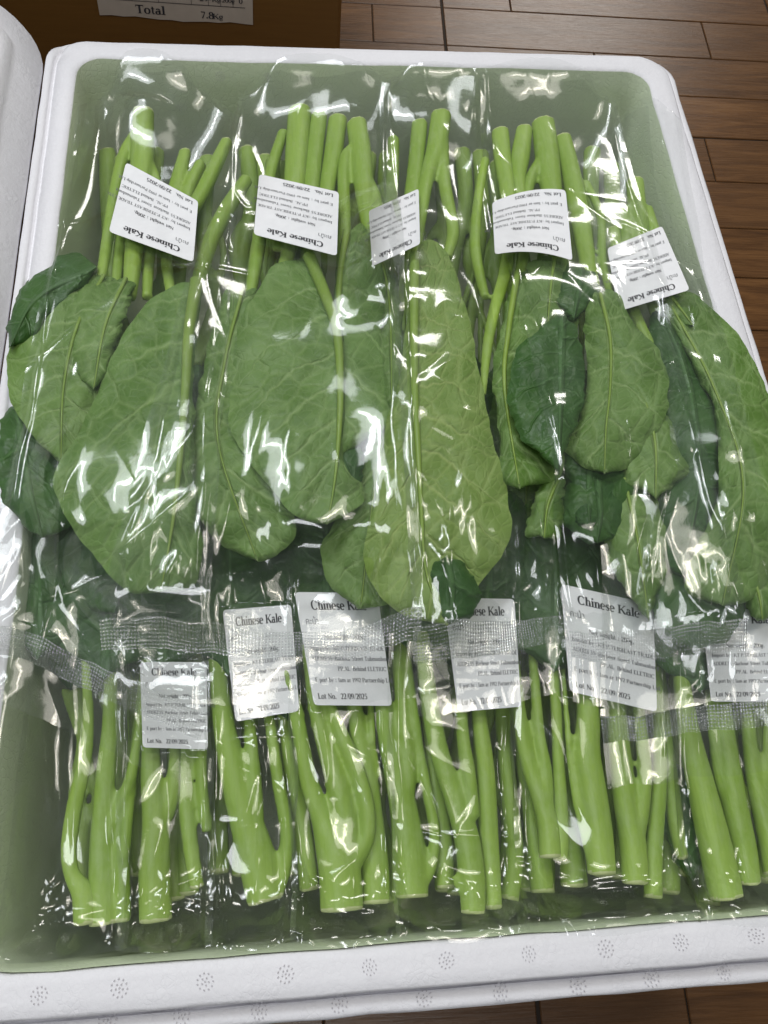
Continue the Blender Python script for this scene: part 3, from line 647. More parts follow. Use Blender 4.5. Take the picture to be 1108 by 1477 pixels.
plant('B2', 'kale stalk with a narrow forked neck, third in the second back bag', GT, zt,
  [[(488, 172, 14), (481, 225, 14), (472, 275, 12), (466, 340, 10)], [(409, 190, 8), (393, 240, 9), (380, 300, 9), (372, 360, 11), (362, 420, 9), (356, 460, 6)]], [], dz=-.003)
plant('B2', 'rightmost kale stalk of the second back bag with a hooked leaf stalk', GT, zt,
  [[(515, 178, 15), (522, 230, 16), (527, 290, 13), (534, 340, 10)], [(520, 210, 7), (504, 218, 9), (496, 245, 9), (497, 330, 10), (492, 400, 8), (489, 470, 5), (487, 540, 3)], [(528, 255, 9), (543, 290, 9), (542, 340, 8)]],
  [(LF_([(500, 335), (490, 400), (488, 480), (486, 560), (480, 674)], [(496, 340), (484, 400), (482, 480), (480, 560), (476, 640)], [(522, 322), (546, 360), (556, 420), (553, 480), (563, 540), (570, 601), (536, 628), (506, 650)], 5), 'under', 1.8),
   (LF_([(530, 330), (560, 420), (566, 602)], [(515, 335), (525, 420), (535, 500), (548, 560)], [(546, 330), (573, 400), (584, 480), (583, 545)]), 'under', .4),
   (LF_([(480, 640), (500, 680), (522, 724)], [(477, 655), (480, 690), (498, 716)], [(515, 642), (524, 665), (522, 695)]), 'upper', 1.2)], dz=.001)
# ---- bag 3
plant('B3', 'kale stalk with a yellow-green rib down the long central leaf', GT, zt,
  [[(637, 166, 15), (630, 215, 15), (617, 255, 11), (608, 305, 10), (601, 360, 8), (597, 430, 7), (597, 520, 6), (599, 620, 4), (604, 700, 3)], [(637, 200, 11), (641, 260, 10), (648, 300, 10), (654, 335, 10), (645, 372, 8)]],
  [(LF_([(598, 370), (597, 450), (598, 560), (603, 650), (608, 740), (616, 830), (646, 903)], [(590, 380), (585, 450), (578, 540), (562, 600), (549, 655), (541, 720), (530, 770), (528, 815), (550, 860), (596, 893)], [(612, 345), (642, 362), (667, 425), (686, 520), (701, 590), (718, 655), (733, 720), (739, 765), (723, 802), (698, 838), (689, 855), (682, 885)], 7.5), 'yunder', 3),
   (LF_([(642, 803), (652, 850), (650, 900)], [(622, 815), (617, 850), (626, 885)], [(664, 808), (684, 832), (692, 857), (682, 887)]), 'upper', 4.0)])
plant('B3', 'kale stalk just left of the central leaf rib, behind the half-hidden label', GT, zt,
  [[(606, 178, 12), (600, 240, 12), (593, 300, 12), (588, 350, 10), (582, 430, 8), (580, 480, 6)], [(568, 200, 9), (566, 260, 10), (562, 320, 9)]],
  [(LF_([(592, 500), (548, 660), (520, 878)], [(572, 540), (532, 640), (488, 745), (462, 790), (480, 850)], [(602, 580), (596, 740), (572, 860)], 1.5), 'under', .6)], dz=-.004)
# ---- bag 4
plant('B4', 'long slim kale stalk at the left side of the fourth back bag', GT, zt,
  [[(722, 190, 13), (726, 235, 13), (733, 280, 12), (738, 335, 10), (730, 390, 10), (713, 450, 9), (702, 510, 8), (697, 570, 5)], [(700, 230, 7), (690, 290, 8), (686, 360, 9), (700, 430, 7)]], [], dz=-.001)
plant('B4', 'short kale stalk with a sliced side, second in the fourth back bag', GT, zt,
  [[(757, 186, 12), (751, 228, 14), (749, 262, 10), (756, 320, 9), (752, 390, 9), (740, 450, 8), (732, 520, 5)]],
  [(LF_([(746, 395), (733, 480), (728, 560), (750, 706)], [(738, 400), (726, 460), (716, 520), (711, 570), (719, 620), (723, 670), (728, 697)], [(790, 372), (825, 400), (832, 500), (820, 600), (812, 660), (802, 690)], 4.5), 'under', 1.6),
   (LF_([(806, 690), (790, 730), (785, 777)], [(785, 690), (770, 725), (758, 768)], [(814, 695), (813, 735), (808, 774)]), 'under', .6)])
plant('B4', 'thick forked kale stalk above the fourth label', GT, zt,
  [[(784, 178, 17), (790, 230, 18), (797, 290, 15), (800, 350, 12), (806, 420, 8)], [(783, 228, 9), (766, 258, 9), (757, 300, 8)]],
  [(LF_([(812, 450), (810, 540), (808, 620), (806, 684)], [(800, 458), (774, 476), (745, 508), (734, 560), (737, 600), (752, 632), (778, 656)], [(820, 460), (833, 480), (842, 520), (843, 560), (837, 600), (825, 630), (813, 656)]), 'upper', 5.2),
   (LF_([(850, 655), (850, 700), (850, 762)], [(815, 650), (820, 700), (830, 755)], [(885, 660), (917, 682), (931, 708), (900, 740)]), 'upper', 1.3),
   (LF_([(862, 690), (866, 740), (862, 784)], [(820, 690), (811, 750), (838, 778)], [(900, 700), (903, 750), (890, 776)]), 'upper', .7)])
plant('B4', 'longest kale stalk at the right of the fourth label, with a broad round leaf', GT, zt,
  [[(812, 198, 12), (823, 245, 14), (836, 310, 15), (846, 370, 13), (856, 420, 11), (868, 470, 8), (878, 530, 5), (880, 590, 3)], [(845, 262, 6), (866, 310, 7), (869, 370, 7), (880, 425, 6), (886, 440, 5)]],
  [(LF_([(866, 425), (880, 490), (880, 560), (874, 620), (872, 684)], [(850, 418), (843, 470), (847, 530), (843, 575), (829, 612), (811, 643), (830, 664), (852, 678)], [(884, 420), (922, 475), (950, 500), (963, 535), (963, 580), (953, 610), (940, 635), (918, 660), (896, 678)]), 'under', 2.6),
   (LF_([(930, 580), (945, 640), (946, 720)], [(905, 600), (897, 650), (900, 690)], [(958, 592), (976, 640), (992, 672), (976, 698)]), 'under', 1.4),
   (LF_([(900, 690), (920, 780), (936, 895)], [(872, 700), (868, 770), (890, 835)], [(936, 700), (963, 770), (961, 820), (946, 865)]), 'under', .3),
   (LF_([(800, 372), (795, 410), (790, 470)], [(770, 378), (755, 410), (765, 450)], [(815, 375), (830, 400), (830, 440)]), 'under', 2.0),
   (LF_([(840, 385), (835, 420), (828, 462)], [(815, 385), (805, 410), (812, 445)], [(858, 395), (862, 420), (845, 450)]), 'upper', 2.4)])
# ---- bag 5
plant('B5', 'kale stalk in the rightmost back bag with the largest leaf over the right rim', GT, zt,
  [[(916, 262, 13), (922, 330, 14), (934, 400, 12), (950, 460, 10), (975, 520, 7)], [(900, 300, 9), (905, 360, 9), (915, 420, 8)], [(935, 300, 7), (950, 350, 8), (965, 410, 8)]],
  [(LF_([(962, 430), (1030, 560), (1072, 700), (1042, 874)], [(952, 440), (1000, 530), (1030, 600), (1036, 700), (1006, 790), (990, 852)], [(1000, 425), (1060, 476), (1104, 550), (1136, 640), (1142, 740), (1122, 815), (1085, 868)], 1.4), 'under', 2.4),
   (LF_([(965, 425), (985, 450), (1000, 470)], [(958, 430), (965, 455), (985, 470)], [(990, 420), (1000, 440)]), 'under', 2.8)], dz=-.002)
plant('B5', 'kale stalk in the rightmost back bag with a dark leaf beside the broad one', GT, zt,
  [[(885, 330, 9), (895, 390, 10), (915, 450, 9), (940, 500, 7)]],
  [(LF_([(955, 450), (985, 520), (1003, 600), (1008, 700), (985, 832)], [(942, 452), (940, 520), (950, 600), (955, 680), (952, 760), (965, 820)], [(978, 455), (1012, 520), (1032, 580), (1040, 650), (1038, 710), (1022, 780)]), 'upper', .8),
   (LF_([(1000, 810), (1005, 870), (1010, 938)], [(955, 830), (938, 880), (970, 928)], [(1055, 835), (1072, 880), (1052, 922)]), 'upper', .2),
   (LF_([(1085, 830), (1095, 860), (1100, 895)], [(1070, 835), (1072, 860), (1085, 890)], [(1108, 832), (1120, 860), (1112, 890)]), 'under', .6)], dz=-.002)

# ---- front row
plant('F0', 'kale stalk with a bulging side branch at the far left of the front row', GF, zf,
  [[(123, 1334, 18), (120, 1290, 17), (104, 1262, 12), (99, 1225, 12), (107, 1165, 12), (121, 1100, 11), (127, 1040, 9), (124, 960, 7)]], [], dz=.003)
plant('F0', 'forked kale stalk second from the left in the front row', GF, zf,
  [[(150, 1334, 22), (146, 1260, 19), (147, 1200, 17), (152, 1120, 15), (158, 1050, 12), (160, 940, 9)], [(148, 1230, 14), (162, 1188, 12), (182, 1140, 10), (196, 1080, 8)], [(178, 1330, 12), (176, 1250, 12), (184, 1180, 9)]], [], dz=.0, cuts=1)
plant('F1', 'pale broad kale stalk seen through cloudy film in the front row', GF, zf,
  [[(224, 1330, 24), (222, 1260, 23), (224, 1190, 20), (218, 1120, 16), (216, 1040, 12), (215, 940, 9)], [(228, 1200, 12), (248, 1150, 11), (252, 1080, 9), (255, 980, 8)]], [], dz=-.003, mat='stem_shaded')
plant('F1', 'thin kale stalk with a short cut end between the broad left stalks', GF, zf,
  [[(284, 1282, 11), (276, 1230, 12), (268, 1160, 12), (266, 1080, 11), (270, 980, 9)], [(300, 1200, 9), (292, 1140, 9), (290, 1050, 8)]], [], dz=-.006)
plant('F2', 'kale stalk leaning left below the third front label, glare on its base', GF, zf,
  [[(383, 1300, 28), (370, 1240, 28), (350, 1170, 23), (335, 1110, 20), (322, 1040, 16), (313, 960, 13), (308, 880, 10)], [(368, 1200, 14), (366, 1140, 13), (362, 1070, 10), (356, 980, 8)], [(392, 1290, 14), (408, 1262, 11), (414, 1200, 11), (402, 1130, 10), (392, 1060, 9)]],
  [(LF_([(415, 1040), (400, 950), (360, 800)], [(432, 1000), (440, 920), (425, 840), (385, 800)], [(380, 1010), (345, 960), (325, 880), (335, 820)]), 'upper', -.3)], dz=.001)
plant('F3', 'kale stalk forking into three above its wide base, centre left of the front row', GF, zf,
  [[(492, 1314, 32), (489, 1260, 31), (478, 1215, 26), (462, 1175, 16), (446, 1130, 14), (436, 1080, 12), (425, 1020, 11), (410, 950, 9)],
   [(497, 1250, 22), (497, 1190, 20), (486, 1130, 17), (470, 1080, 13), (455, 1020, 11), (445, 950, 9)],
   [(505, 1245, 18), (528, 1208, 14), (528, 1160, 13), (512, 1105, 13), (492, 1060, 12), (476, 1015, 10), (470, 940, 9)]], [], dz=.005)
plant('F3', 'smooth kale stalk leaning against the three-forked one', GF, zf,
  [[(541, 1304, 22), (540, 1250, 21), (534, 1180, 19), (527, 1110, 16), (515, 1050, 13), (505, 960, 10)], [(546, 1120, 6), (538, 1080, 6), (536, 1040, 6)]], [], dz=-.003)
plant('F3', 'kale stalk in the shade to the left of the three-forked stalk', GF, zf,
  [[(446, 1285, 15), (440, 1230, 15), (432, 1170, 14), (420, 1110, 12), (410, 1050, 10)]], [], dz=-.008)
plant('F4', 'kale stalk with a thin curved side shoot, centre of the front row', GF, zf,
  [[(593, 1295, 25), (590, 1235, 25), (582, 1170, 21), (568, 1105, 17), (556, 1050, 14), (548, 960, 11)], [(603, 1282, 10), (622, 1250, 9), (627, 1200, 9), (618, 1150, 9), (604, 1080, 9), (596, 1020, 8)], [(585, 1160, 14), (588, 1100, 13), (580, 1020, 10)]], [], dz=-.002)
plant('F4', 'bright kale stalk with a small nub beside its cut end', GF, zf,
  [[(682, 1318, 18), (680, 1265, 20), (672, 1205, 19), (655, 1150, 16), (636, 1095, 15), (625, 1045, 14), (614, 970, 12), (606, 880, 9)], [(674, 1292, 8), (662, 1278, 7), (655, 1262, 6)], [(680, 1180, 14), (676, 1120, 12), (668, 1060, 10), (665, 990, 8)]], [], dz=.005)
plant('F4', 'narrow kale stalk under the bright vertical film fold', GF, zf,
  [[(712, 1312, 13), (708, 1250, 14), (703, 1180, 15), (700, 1110, 14), (692, 1040, 12), (685, 950, 9)]], [], dz=.0)
plant('F4', 'kale stalk lying deep between two brighter ones, centre of the front row', GF, zf,
  [[(642, 1282, 14), (640, 1220, 14), (630, 1150, 13), (622, 1080, 11)], [(735, 1298, 14), (742, 1230, 14), (735, 1150, 13)]], [], dz=-.010, cuts=2)
plant('F5', 'kale stalk with its base raised, forking beside the white glare', GF, zf,
  [[(793, 1238, 17), (790, 1190, 16), (778, 1145, 15), (762, 1100, 13), (752, 1050, 11), (744, 980, 9)], [(788, 1160, 12), (786, 1110, 11), (778, 1060, 9), (772, 990, 8)]],
  [], dz=.003)
plant('F5', 'flat pale kale leaf stalk beside the thick straight stalk right of centre', GF, zf,
  [[(808, 1242, 12), (809, 1180, 12), (806, 1110, 10), (803, 1040, 9), (798, 960, 8)]], [], dz=.001)
plant('F5', 'thick straight kale stalk with a thin shoot to its left, right of centre', GF, zf,
  [[(868, 1262, 21), (862, 1200, 22), (854, 1140, 21), (846, 1085, 20), (848, 1030, 17), (842, 960, 13)], [(858, 1235, 14), (842, 1195, 8), (830, 1150, 6), (822, 1090, 6), (818, 1040, 5)]], [], dz=.006)
plant('F5', 'two-branched kale stalk below the crossing seal strips', GF, zf,
  [[(916, 1276, 20), (912, 1215, 20), (902, 1160, 18), (895, 1100, 17), (890, 1040, 15), (885, 960, 11)], [(916, 1210, 14), (926, 1165, 12), (930, 1110, 11), (924, 1050, 10), (915, 970, 8)]], [], dz=.003)
plant('F5', 'greenish kale stalk end poking out low beside the two-branched one', GF, zf,
  [[(942, 1296, 14), (942, 1240, 14), (946, 1180, 13), (952, 1110, 12), (950, 1040, 10)]], [], dz=-.003)
plant('F5', 'dim kale stalk ends under the raised bases right of centre', GF, zf,
  [[(782, 1288, 18), (776, 1230, 18), (768, 1180, 15)], [(826, 1280, 18), (824, 1230, 17), (820, 1180, 14)]], [], dz=-.014, cuts=2)
plant('F7', 'widest kale stalk at the right, slanting up to the left', GF, zf,
  [[(1048, 1296, 25), (1036, 1240, 25), (1022, 1180, 23), (1008, 1120, 20), (994, 1060, 17), (984, 990, 13)]], [], dz=.005)
plant('F7', 'kale stalk with a small hole at its fork near the right edge', GF, zf,
  [[(1080, 1276, 18), (1072, 1220, 19), (1060, 1165, 19), (1052, 1110, 17), (1045, 1050, 14), (1040, 980, 11)], [(1056, 1165, 13), (1038, 1120, 9), (1030, 1070, 8), (1024, 1010, 7)]], [], dz=.002)
plant('F7', 'outermost kale stalk at the right end of the front row', GF, zf,
  [[(1118, 1262, 17), (1108, 1205, 16), (1094, 1150, 14), (1084, 1095, 12), (1078, 1030, 10)], [(1100, 1200, 10), (1104, 1150, 9), (1106, 1090, 8)]], [], dz=.0)
plant('F7', 'narrow dark kale leaf stalk left of the widest right stalk', GF, zf,
  [[(985, 1240, 9), (975, 1190, 12), (968, 1130, 12), (962, 1070, 10)]],
  [(LF_([(975, 1100), (970, 1170), (1000, 1275)], [(958, 1120), (955, 1180), (972, 1240)], [(1000, 1120), (1010, 1190), (1012, 1240)]), 'upper', -.5)], dz=-.008)
# leaves of the front row that run back underneath the back row
def under_leaf(bag, cx, y0, y1, hw, lab, m='upper', lay=.9, sl=0):
    lay = abs(lay) * .5 + .9; y1 -= 10
    mid = [(cx, y1), (cx + sl * .5, (y0 + y1) / 2), (cx + sl, y0)]
    L = [(cx - hw * .8, y1 - 50), (cx - hw + sl * .4, (y0 + y1) / 2 + 10), (cx - hw * .7 + sl, y0 + 50)]; R = [(cx + hw * .8, y1 - 45), (cx + hw + sl * .4, (y0 + y1) / 2), (cx + hw * .7 + sl, y0 + 55)]
    plant(bag, lab, 'kale leaves of the front row tucked under the back row', zf, [], [(LF_(mid, L, R), m, lay)])
under_leaf('F0', 55, 700, 960, 75, 'dark kale leaf under the leftmost diagonal seal strip')
under_leaf('F0', 150, 690, 990, 80, 'dark kale leaf below the tip of the big pointed left leaf', lay=-.8, sl=20)
under_leaf('F1', 235, 700, 980, 80, 'dark kale leaf under the second seal strip from the left')
under_leaf('F2', 330, 700, 985, 70, 'dark kale leaf left of the narrow third front label', lay=-.5)
under_leaf('F3', 470, 690, 960, 85, 'dark kale leaf behind the most readable front label', lay=-1)
under_leaf('F4', 610, 700, 960, 80, 'dark kale leaf under the tip of the long central leaf', lay=-1.2)
under_leaf('F4', 700, 690, 975, 80, 'dark kale leaf right of the central leaf tip', lay=-.6, sl=15)
under_leaf('F5', 800, 700, 980, 85, 'dark kale leaf at the left edge of the cloudy right label', lay=-1)
under_leaf('F5', 900, 690, 990, 80, 'dark kale leaf under the big glare at the lower right', lay=-.5)
under_leaf('F7', 1010, 700, 1010, 85, 'dark kale leaf beneath the rightmost seal strip', lay=-1)
under_leaf('F7', 1110, 700, 1000, 75, 'dark kale leaf at the right inner wall by the last front label', lay=-.7)

# ---- deeper layer, only glimpsed: copies of a few stalks
def lower(px, base_py, dirn, z, r, n):
    if dirn > 0: nm = ['leftmost back bag', 'back bag with the level label', 'back bag with the long central leaf', 'back bag with the curved label'][int(np.digitize(px, (340, 545, 680)))]
    else: nm = ['unlabelled front bag', 'cloudy front bag', 'front bag with the slim curled label', 'front bag with the most readable label', 'front bag under the central seal', 'front bag with the wide slanting label', 'rightmost front bag'][int(np.digitize(px, (185, 308, 428, 560, 735, 960)))]
    root = empty('kale_plant', un(px, base_py, z), 'dim kale stalk lying deeper, under the ' + nm, 'kale', 'dim kale stalks under the ' + nm)
    ch = [(px + random.uniform(-6, 6) * k, base_py + dirn * 75 * k, r * (1 - .1 * k)) for k in range(5)]
    b = [(px + 4, base_py + dirn * 90, r * .5), (px + random.choice((-22, 22)), base_py + dirn * 150, r * .45), (px + random.choice((-25, 25)), base_py + dirn * 300, r * .4)]
    zz = lambda a, c: z + .004 * pn(a / 50., c / 90., n)
    stem_mesh([px_chain(ch, zz), px_chain(b, zz)], 'stem', M['stem_shaded'], root, 1, .0018)
    e = ch[-1]; y1 = e[1]; yy = y1 + dirn * 230
    lf = LF_([(e[0], y1 - dirn * 20), (e[0] + 5, (y1 + yy) / 2), (e[0], yy)], [(e[0] - 45, y1 + dirn * 40), (e[0] - 60, (y1 + yy) / 2), (e[0] - 40, yy - dirn * 50)], [(e[0] + 45, y1 + dirn * 40), (e[0] + 60, (y1 + yy) / 2), (e[0] + 40, yy - dirn * 50)])
    leaf_mesh('leaf', lf, zz, M['upper' if n % 3 else 'under'], root, 0, 40, 10, seed=n)
for i, px in enumerate((180, 272, 378, 418, 505, 525, 600, 640, 722, 805, 822, 160, 225, 300, 352, 395, 450, 540, 560, 660, 690, 745, 860, 885)):
    lower(px + random.uniform(-8, 8), 226 + random.uniform(-10, 18), 1, -.042 - .007 * (i % 3), 13, i)
for i, px in enumerate((120, 170, 275, 345, 470, 500, 600, 660, 705, 760, 860, 900, 960, 1030, 1110, 200, 250, 320, 430, 520, 560, 640, 735, 790, 830, 930, 985, 1075)):
    lower(px + random.uniform(-8, 8), 1285 + random.uniform(-25, 20), -1, -.056 - .008 * (i % 2), 17, 20 + i)

# ------------------------------------------------------------------ film bags
FILMR = new_raster()      # top surface of every film laid so far
def creases(X, Y, Zc, rows, n, seed, amp=1.0, fan=()):
    """sharp cellophane ridges: short straight creases plus ridged noise stretched along the bag"""
    rg = np.random.default_rng(seed); dz = np.zeros_like(X)
    x0, x1, y0, y1 = X.min(), X.max(), Y.min(), Y.max()
    for _ in range(n):
        cx, cy = rg.uniform(x0, x1), rg.uniform(y0, y1); a = rg.normal(np.pi / 2, .5) if rg.random() < .65 else rg.uniform(0, np.pi)
        ln = rg.uniform(.012, .075) * rg.uniform(.5, 1.2); ca, sa = np.cos(a), np.sin(a)
        u = (X - cx) * ca + (Y - cy) * sa; v = -(X - cx) * sa + (Y - cy) * ca + rg.uniform(-5, 5) * u * u + .0012 * pn(u * 45, 0 * u, seed + 9)
        wv = rg.uniform(.0011, .0032); h = rg.uniform(.35, 1.0) * wv * rg.choice([.6, .85, -.45]) * np.interp(cy, [.08, .22], [1, .55]); s = np.clip(1 - (u / ln) ** 2, 0, 1)
        dz += h * s * np.exp(-np.abs(v) / wv) * amp
    for (cx, cy, a, ln, wv, h) in fan:
        ca, sa = np.cos(a), np.sin(a); u = (X - cx) * ca + (Y - cy) * sa; v = -(X - cx) * sa + (Y - cy) * ca + .0018 * pn(u * 30 + cx * 90, 0 * u, seed + 9)
        dz += h * np.clip(1 - (u / ln) ** 2, 0, 1) * np.exp(-np.abs(v) / wv)
    msk = np.clip(pn(X * 14, Y * 9, seed + 12) * 2 + .35, 0, 1)
    r1 = 1 - np.abs(pn(X * 38, Y * 15, seed)) * 1.7
    dz += amp * .0009 * np.clip(r1, 0, 1) ** 4 * msk
    dz += .0014 * pn(X * 24, Y * 10, seed + 4) * amp
    return dz
def film_bag(key, label, cat, group, zfun, far, near, strip, flap, seed, dzb=-.004, lab=None, nS=None, ncre=26):
    """far/near: polylines of picture points (left to right) bounding the sheet; strip, flap: extra pixel rows past 'near'"""
    far = catmull(far, 60); near = catmull(near, 60)
    vec = np.array([0., 1.]) if near[:, 1].mean() > far[:, 1].mean() else np.array([0., -1.])
    wid = np.linalg.norm(un(*far[0], 0) - un(*far[-1], 0)); ln = np.linalg.norm(un(*far[30], 0) - un(*near[30], 0))
    res = .00130
    nS = int(max(wid, .04) / res * 1.1); nT = int(ln / res)
    s = np.linspace(0, 1, nS); fi = np.stack([np.interp(s, np.linspace(0, 1, 60), far[:, k]) for k in (0, 1)], -1); ni = np.stack([np.interp(s, np.linspace(0, 1, 60), near[:, k]) for k in (0, 1)], -1)
    t = np.linspace(0, 1, nT)
    # perspective-aware spacing is close enough to linear at this tilt
    G = fi[None] * (1 - t)[:, None, None] + ni[None] * t[:, None, None]
    nStrip = nFlap = 0
    if strip:
        nStrip = 13; nFlap = max(6, int(flap / 3.5))
        dirv = ni - fi; dirv /= np.linalg.norm(dirv, axis=1)[:, None]; dirv = .25 * dirv + .75 * np.array([-(near[-1] - near[0])[1], (near[-1] - near[0])[0]]) / np.linalg.norm(near[-1] - near[0]) * (1 if True else 1)
        a = np.linspace(0, strip, nStrip + 1)[1:]; b = strip + np.linspace(0, flap, nFlap + 1)[1:]
        G = np.concatenate([G, ni[None] + dirv[None] * np.r_[a, b][:, None, None]], 0)
    nr = G.shape[0]
    if strip: G[nT - 6:, :, 1] += 5 * pn(G[nT - 6:, :, 0] / 70, G[nT - 6:, :, 1] / 160, seed) + 2.5 * pn(G[nT - 6:, :, 0] / 22, G[nT - 6:, :, 1] / 90, seed + 1)
    # slight waviness of the side seams
    yy = np.arange(nr) / nr
    G[..., 0] += (4 * pn(yy * 7, 0, seed))[:, None] * (1 - s)[None] + (4 * pn(yy * 7, 3, seed))[:, None] * s[None]
    base = zfun(G[..., 0], G[..., 1]) + dzb
    P = un(G[..., 0], G[..., 1], base); X, Y = P[..., 0], P[..., 1]
    own = new_raster()
    for W in BAGV.get(key, []): splat(own, W)
    obs = np.maximum(query(dilate(own, 2), X, Y) + .0010, base)
    fr = query(dilate(FILMR, 1), X, Y)
    obs = np.maximum(obs, np.where(fr > -.5, fr + .0012, -1))
    # stay above the box rim where the sheet reaches over it
    over = (np.abs(X) > IX - .004) | (np.abs(Y) > IY - .004)
    obs = np.where(over, np.maximum(obs, .0015), obs)
    # membrane
    Zm = obs.copy()
    for _ in range(3):
        A = np.pad(Zm, 2, mode='edge'); Zm = np.max([A[a:a + nr, b:b + nS] for a in range(5) for b in range(5)], axis=0)
    for _ in range(150):
        A = np.pad(Zm, 1, mode='edge'); Zm = np.maximum(obs, (A[:-2, 1:-1] + A[2:, 1:-1] + A[1:-1, :-2] + A[1:-1, 2:]) / 4 - .000012)
    for _ in range(14): A = np.pad(Zm, 1, mode='edge'); Zm = (A[:-2, 1:-1] + A[2:, 1:-1] + A[1:-1, :-2] + A[1:-1, 2:]) / 4
    rg = np.random.default_rng(seed + 100); fan = []
    if strip:
        for _ in range(9):
            j = rg.integers(3, nS - 3); e = P[nT - 1, j]; a = np.pi / 2 + rg.normal(0, .28); ln_ = rg.uniform(.03, .075); wv = rg.uniform(.0014, .0038); up = rg.uniform(.2, .9) * ln_
            fan.append((e[0] + np.cos(a) * up, e[1] + np.sin(a) * up, a, ln_, wv, wv * rg.uniform(.35, .8)))
    else:
        for _ in range(11):
            j = rg.integers(1, nS - 1); e = P[nT - 1 - rg.integers(0, 28), j]; wv = rg.uniform(.0012, .0028)
            fan.append((e[0], e[1], rg.normal(0, .6) if rg.random() < .6 else rg.uniform(.9, 2.2), rg.uniform(.012, .035), wv, wv * rg.uniform(.4, .9)))
    dz = creases(X, Y, Zm, nr, ncre, seed, fan=fan)
    se = s[None] * wid; wob = .0025 * pn(yy * 5, 1, seed)[:, None]      # pressed side folds of the tube
    dz += .0016 * np.exp(-np.abs(se - .006 - wob) / .0016) + .0016 * np.exp(-np.abs(wid - se - .006 - wob) / .0016)
    Z = Zm + dz + .0012
    # label
    root = empty('kale_bag', (float(P[nT // 2, nS // 2, 0]), float(P[nT // 2, nS // 2, 1]), float(base.min()) - .01), label, cat, group)
    if lab:
        under_film = zfun is zf; loff = -.0004 if under_film else .0012
        c = lab['c']   # corners in picture order: bl, br, tr, tl as the text is read
        n = 16; uu, vv = np.meshgrid(np.linspace(0, 1, n), np.linspace(0, 1, n))
        def bil(u, v):
            u = u[..., None]; v = v[..., None]; c_ = [np.array(k, float) for k in c]
            q = c_[0] * (1 - u) * (1 - v) + c_[1] * u * (1 - v) + c_[2] * u * v + c_[3] * (1 - u) * v
            bow = np.array(lab.get('bow', (0, 0)), float); return q + bow * (4 * u * (1 - u))
        fr2 = new_raster(); splat(fr2, np.stack([X, Y, Z], -1).reshape(-1, 3)); fr2 = dilate(fr2, 1)
        q = bil(uu, vv); zz = np.full(uu.shape, float(Z.mean()))
        for _ in range(5):
            p = un(q[..., 0], q[..., 1], zz); h = query(fr2, p[..., 0], p[..., 1]); h = np.where(h < -.5, zz, h)
            A = np.stack([np.ones(n * n), uu.ravel(), vv.ravel(), uu.ravel() ** 2, vv.ravel() ** 2, (uu * vv).ravel()], 1)
            co, *_ = np.linalg.lstsq(A, h.ravel(), rcond=None); res_ = h.ravel() - A @ co; loff = float(np.percentile(res_, 92)) + (.0002 if under_film else .0008); zz = (A @ co).reshape(n, n) + loff
        def zq(u, v): u, v = np.asarray(u), np.asarray(v); return co[0] + co[1] * u + co[2] * v + co[3] * u * u + co[4] * v * v + co[5] * u * v + loff
        def lp(u, v, off=0.0): qq = bil(u, v); return un(qq[..., 0], qq[..., 1], zq(u, v)) + np.array([0, 0, off])
        # rounded outline by insetting the corner grid points
        cu, cv = np.meshgrid(np.linspace(-1, 1, 21), np.linspace(-1, 1, 21)); cu = np.sign(cu) * (1 - (1 - np.abs(cu)) ** 1.5); cv = np.sign(cv) * (1 - (1 - np.abs(cv)) ** 1.5)
        m_ = np.maximum(np.abs(cu), np.abs(cv)); inner = 1 - .09; ex = np.clip(np.abs(cu) - inner, 0, 1) / .09; ey = np.clip(np.abs(cv) - inner, 0, 1) / .09
        L_ = np.hypot(ex, ey); sc = np.where(L_ > 1, np.maximum(ex, ey) / np.maximum(L_, 1e-6), 1.0); sc = np.where((ex > 0) & (ey > 0), np.maximum(ex, ey) / np.maximum(L_, 1e-6), 1)
        cu = np.where(ex > 0, np.sign(cu) * (inner + .09 * ex * sc), cu); cv = np.where(ey > 0, np.sign(cv) * (inner + .09 * ey * sc), cv)
        U, Vv = (cu + 1) / 2, (cv + 1) / 2; top = lp(U, Vv).reshape(-1, 3); bot = lp(U, Vv, -.00018).reshape(-1, 3); gf = grid_faces(21, 21)
        lo = mesh_obj('label', np.vstack([top, bot]), np.vstack([gf, gf[:, ::-1] + 441]), M['paper'], root)
        if lab.get('ptag'): lo['label'] = lab['ptag']
        mesh_obj('print', lp(LV[:, 0], LV[:, 1], .00022), LF, M['ink'], lo, False)
        mesh_obj('print', lp(SV[:, 0], SV[:, 1], .00020), SF, M['inkgrey'], lo, False)
        # keep own film under the sticker
        lr = new_raster(); splat(lr, lp(*np.meshgrid(np.linspace(0, 1, 60), np.linspace(0, 1, 60))).reshape(-1, 3)); lq = query(lr, X, Y)
        Z = np.where(lq > -.5, np.maximum(Z, lq + .0007) if under_film else np.minimum(Z, lq - .0005), Z)
        splat(FILMR, top + np.array([0, 0, .0006]))
    Pt = np.stack([X, Y, Z], -1); splat(FILMR, Pt.reshape(-1, 3))
    # film: top sheet + loose underside, one mesh
    main = Pt[:nT]; Vt = main.reshape(-1, 3)
    kb = 5; bi = np.r_[np.arange(0, nT, kb), nT - 1]; bj = np.r_[np.arange(0, nS, kb), nS - 1]; bot = Pt[np.ix_(bi, bj)].copy()
    eu = np.sin(np.pi * np.linspace(0, 1, len(bj)))[None] ** .5 * np.clip(np.sin(np.pi * np.linspace(0.02, .98, len(bi)))[:, None] * 3, 0, 1)
    bot[..., 2] -= .003 + .028 * eu
    mesh_obj('film', np.vstack([Vt, bot.reshape(-1, 3)]), np.vstack([grid_faces(nT, nS), grid_faces(len(bi), len(bj))[:, ::-1] + len(Vt)]), M['film'], root)
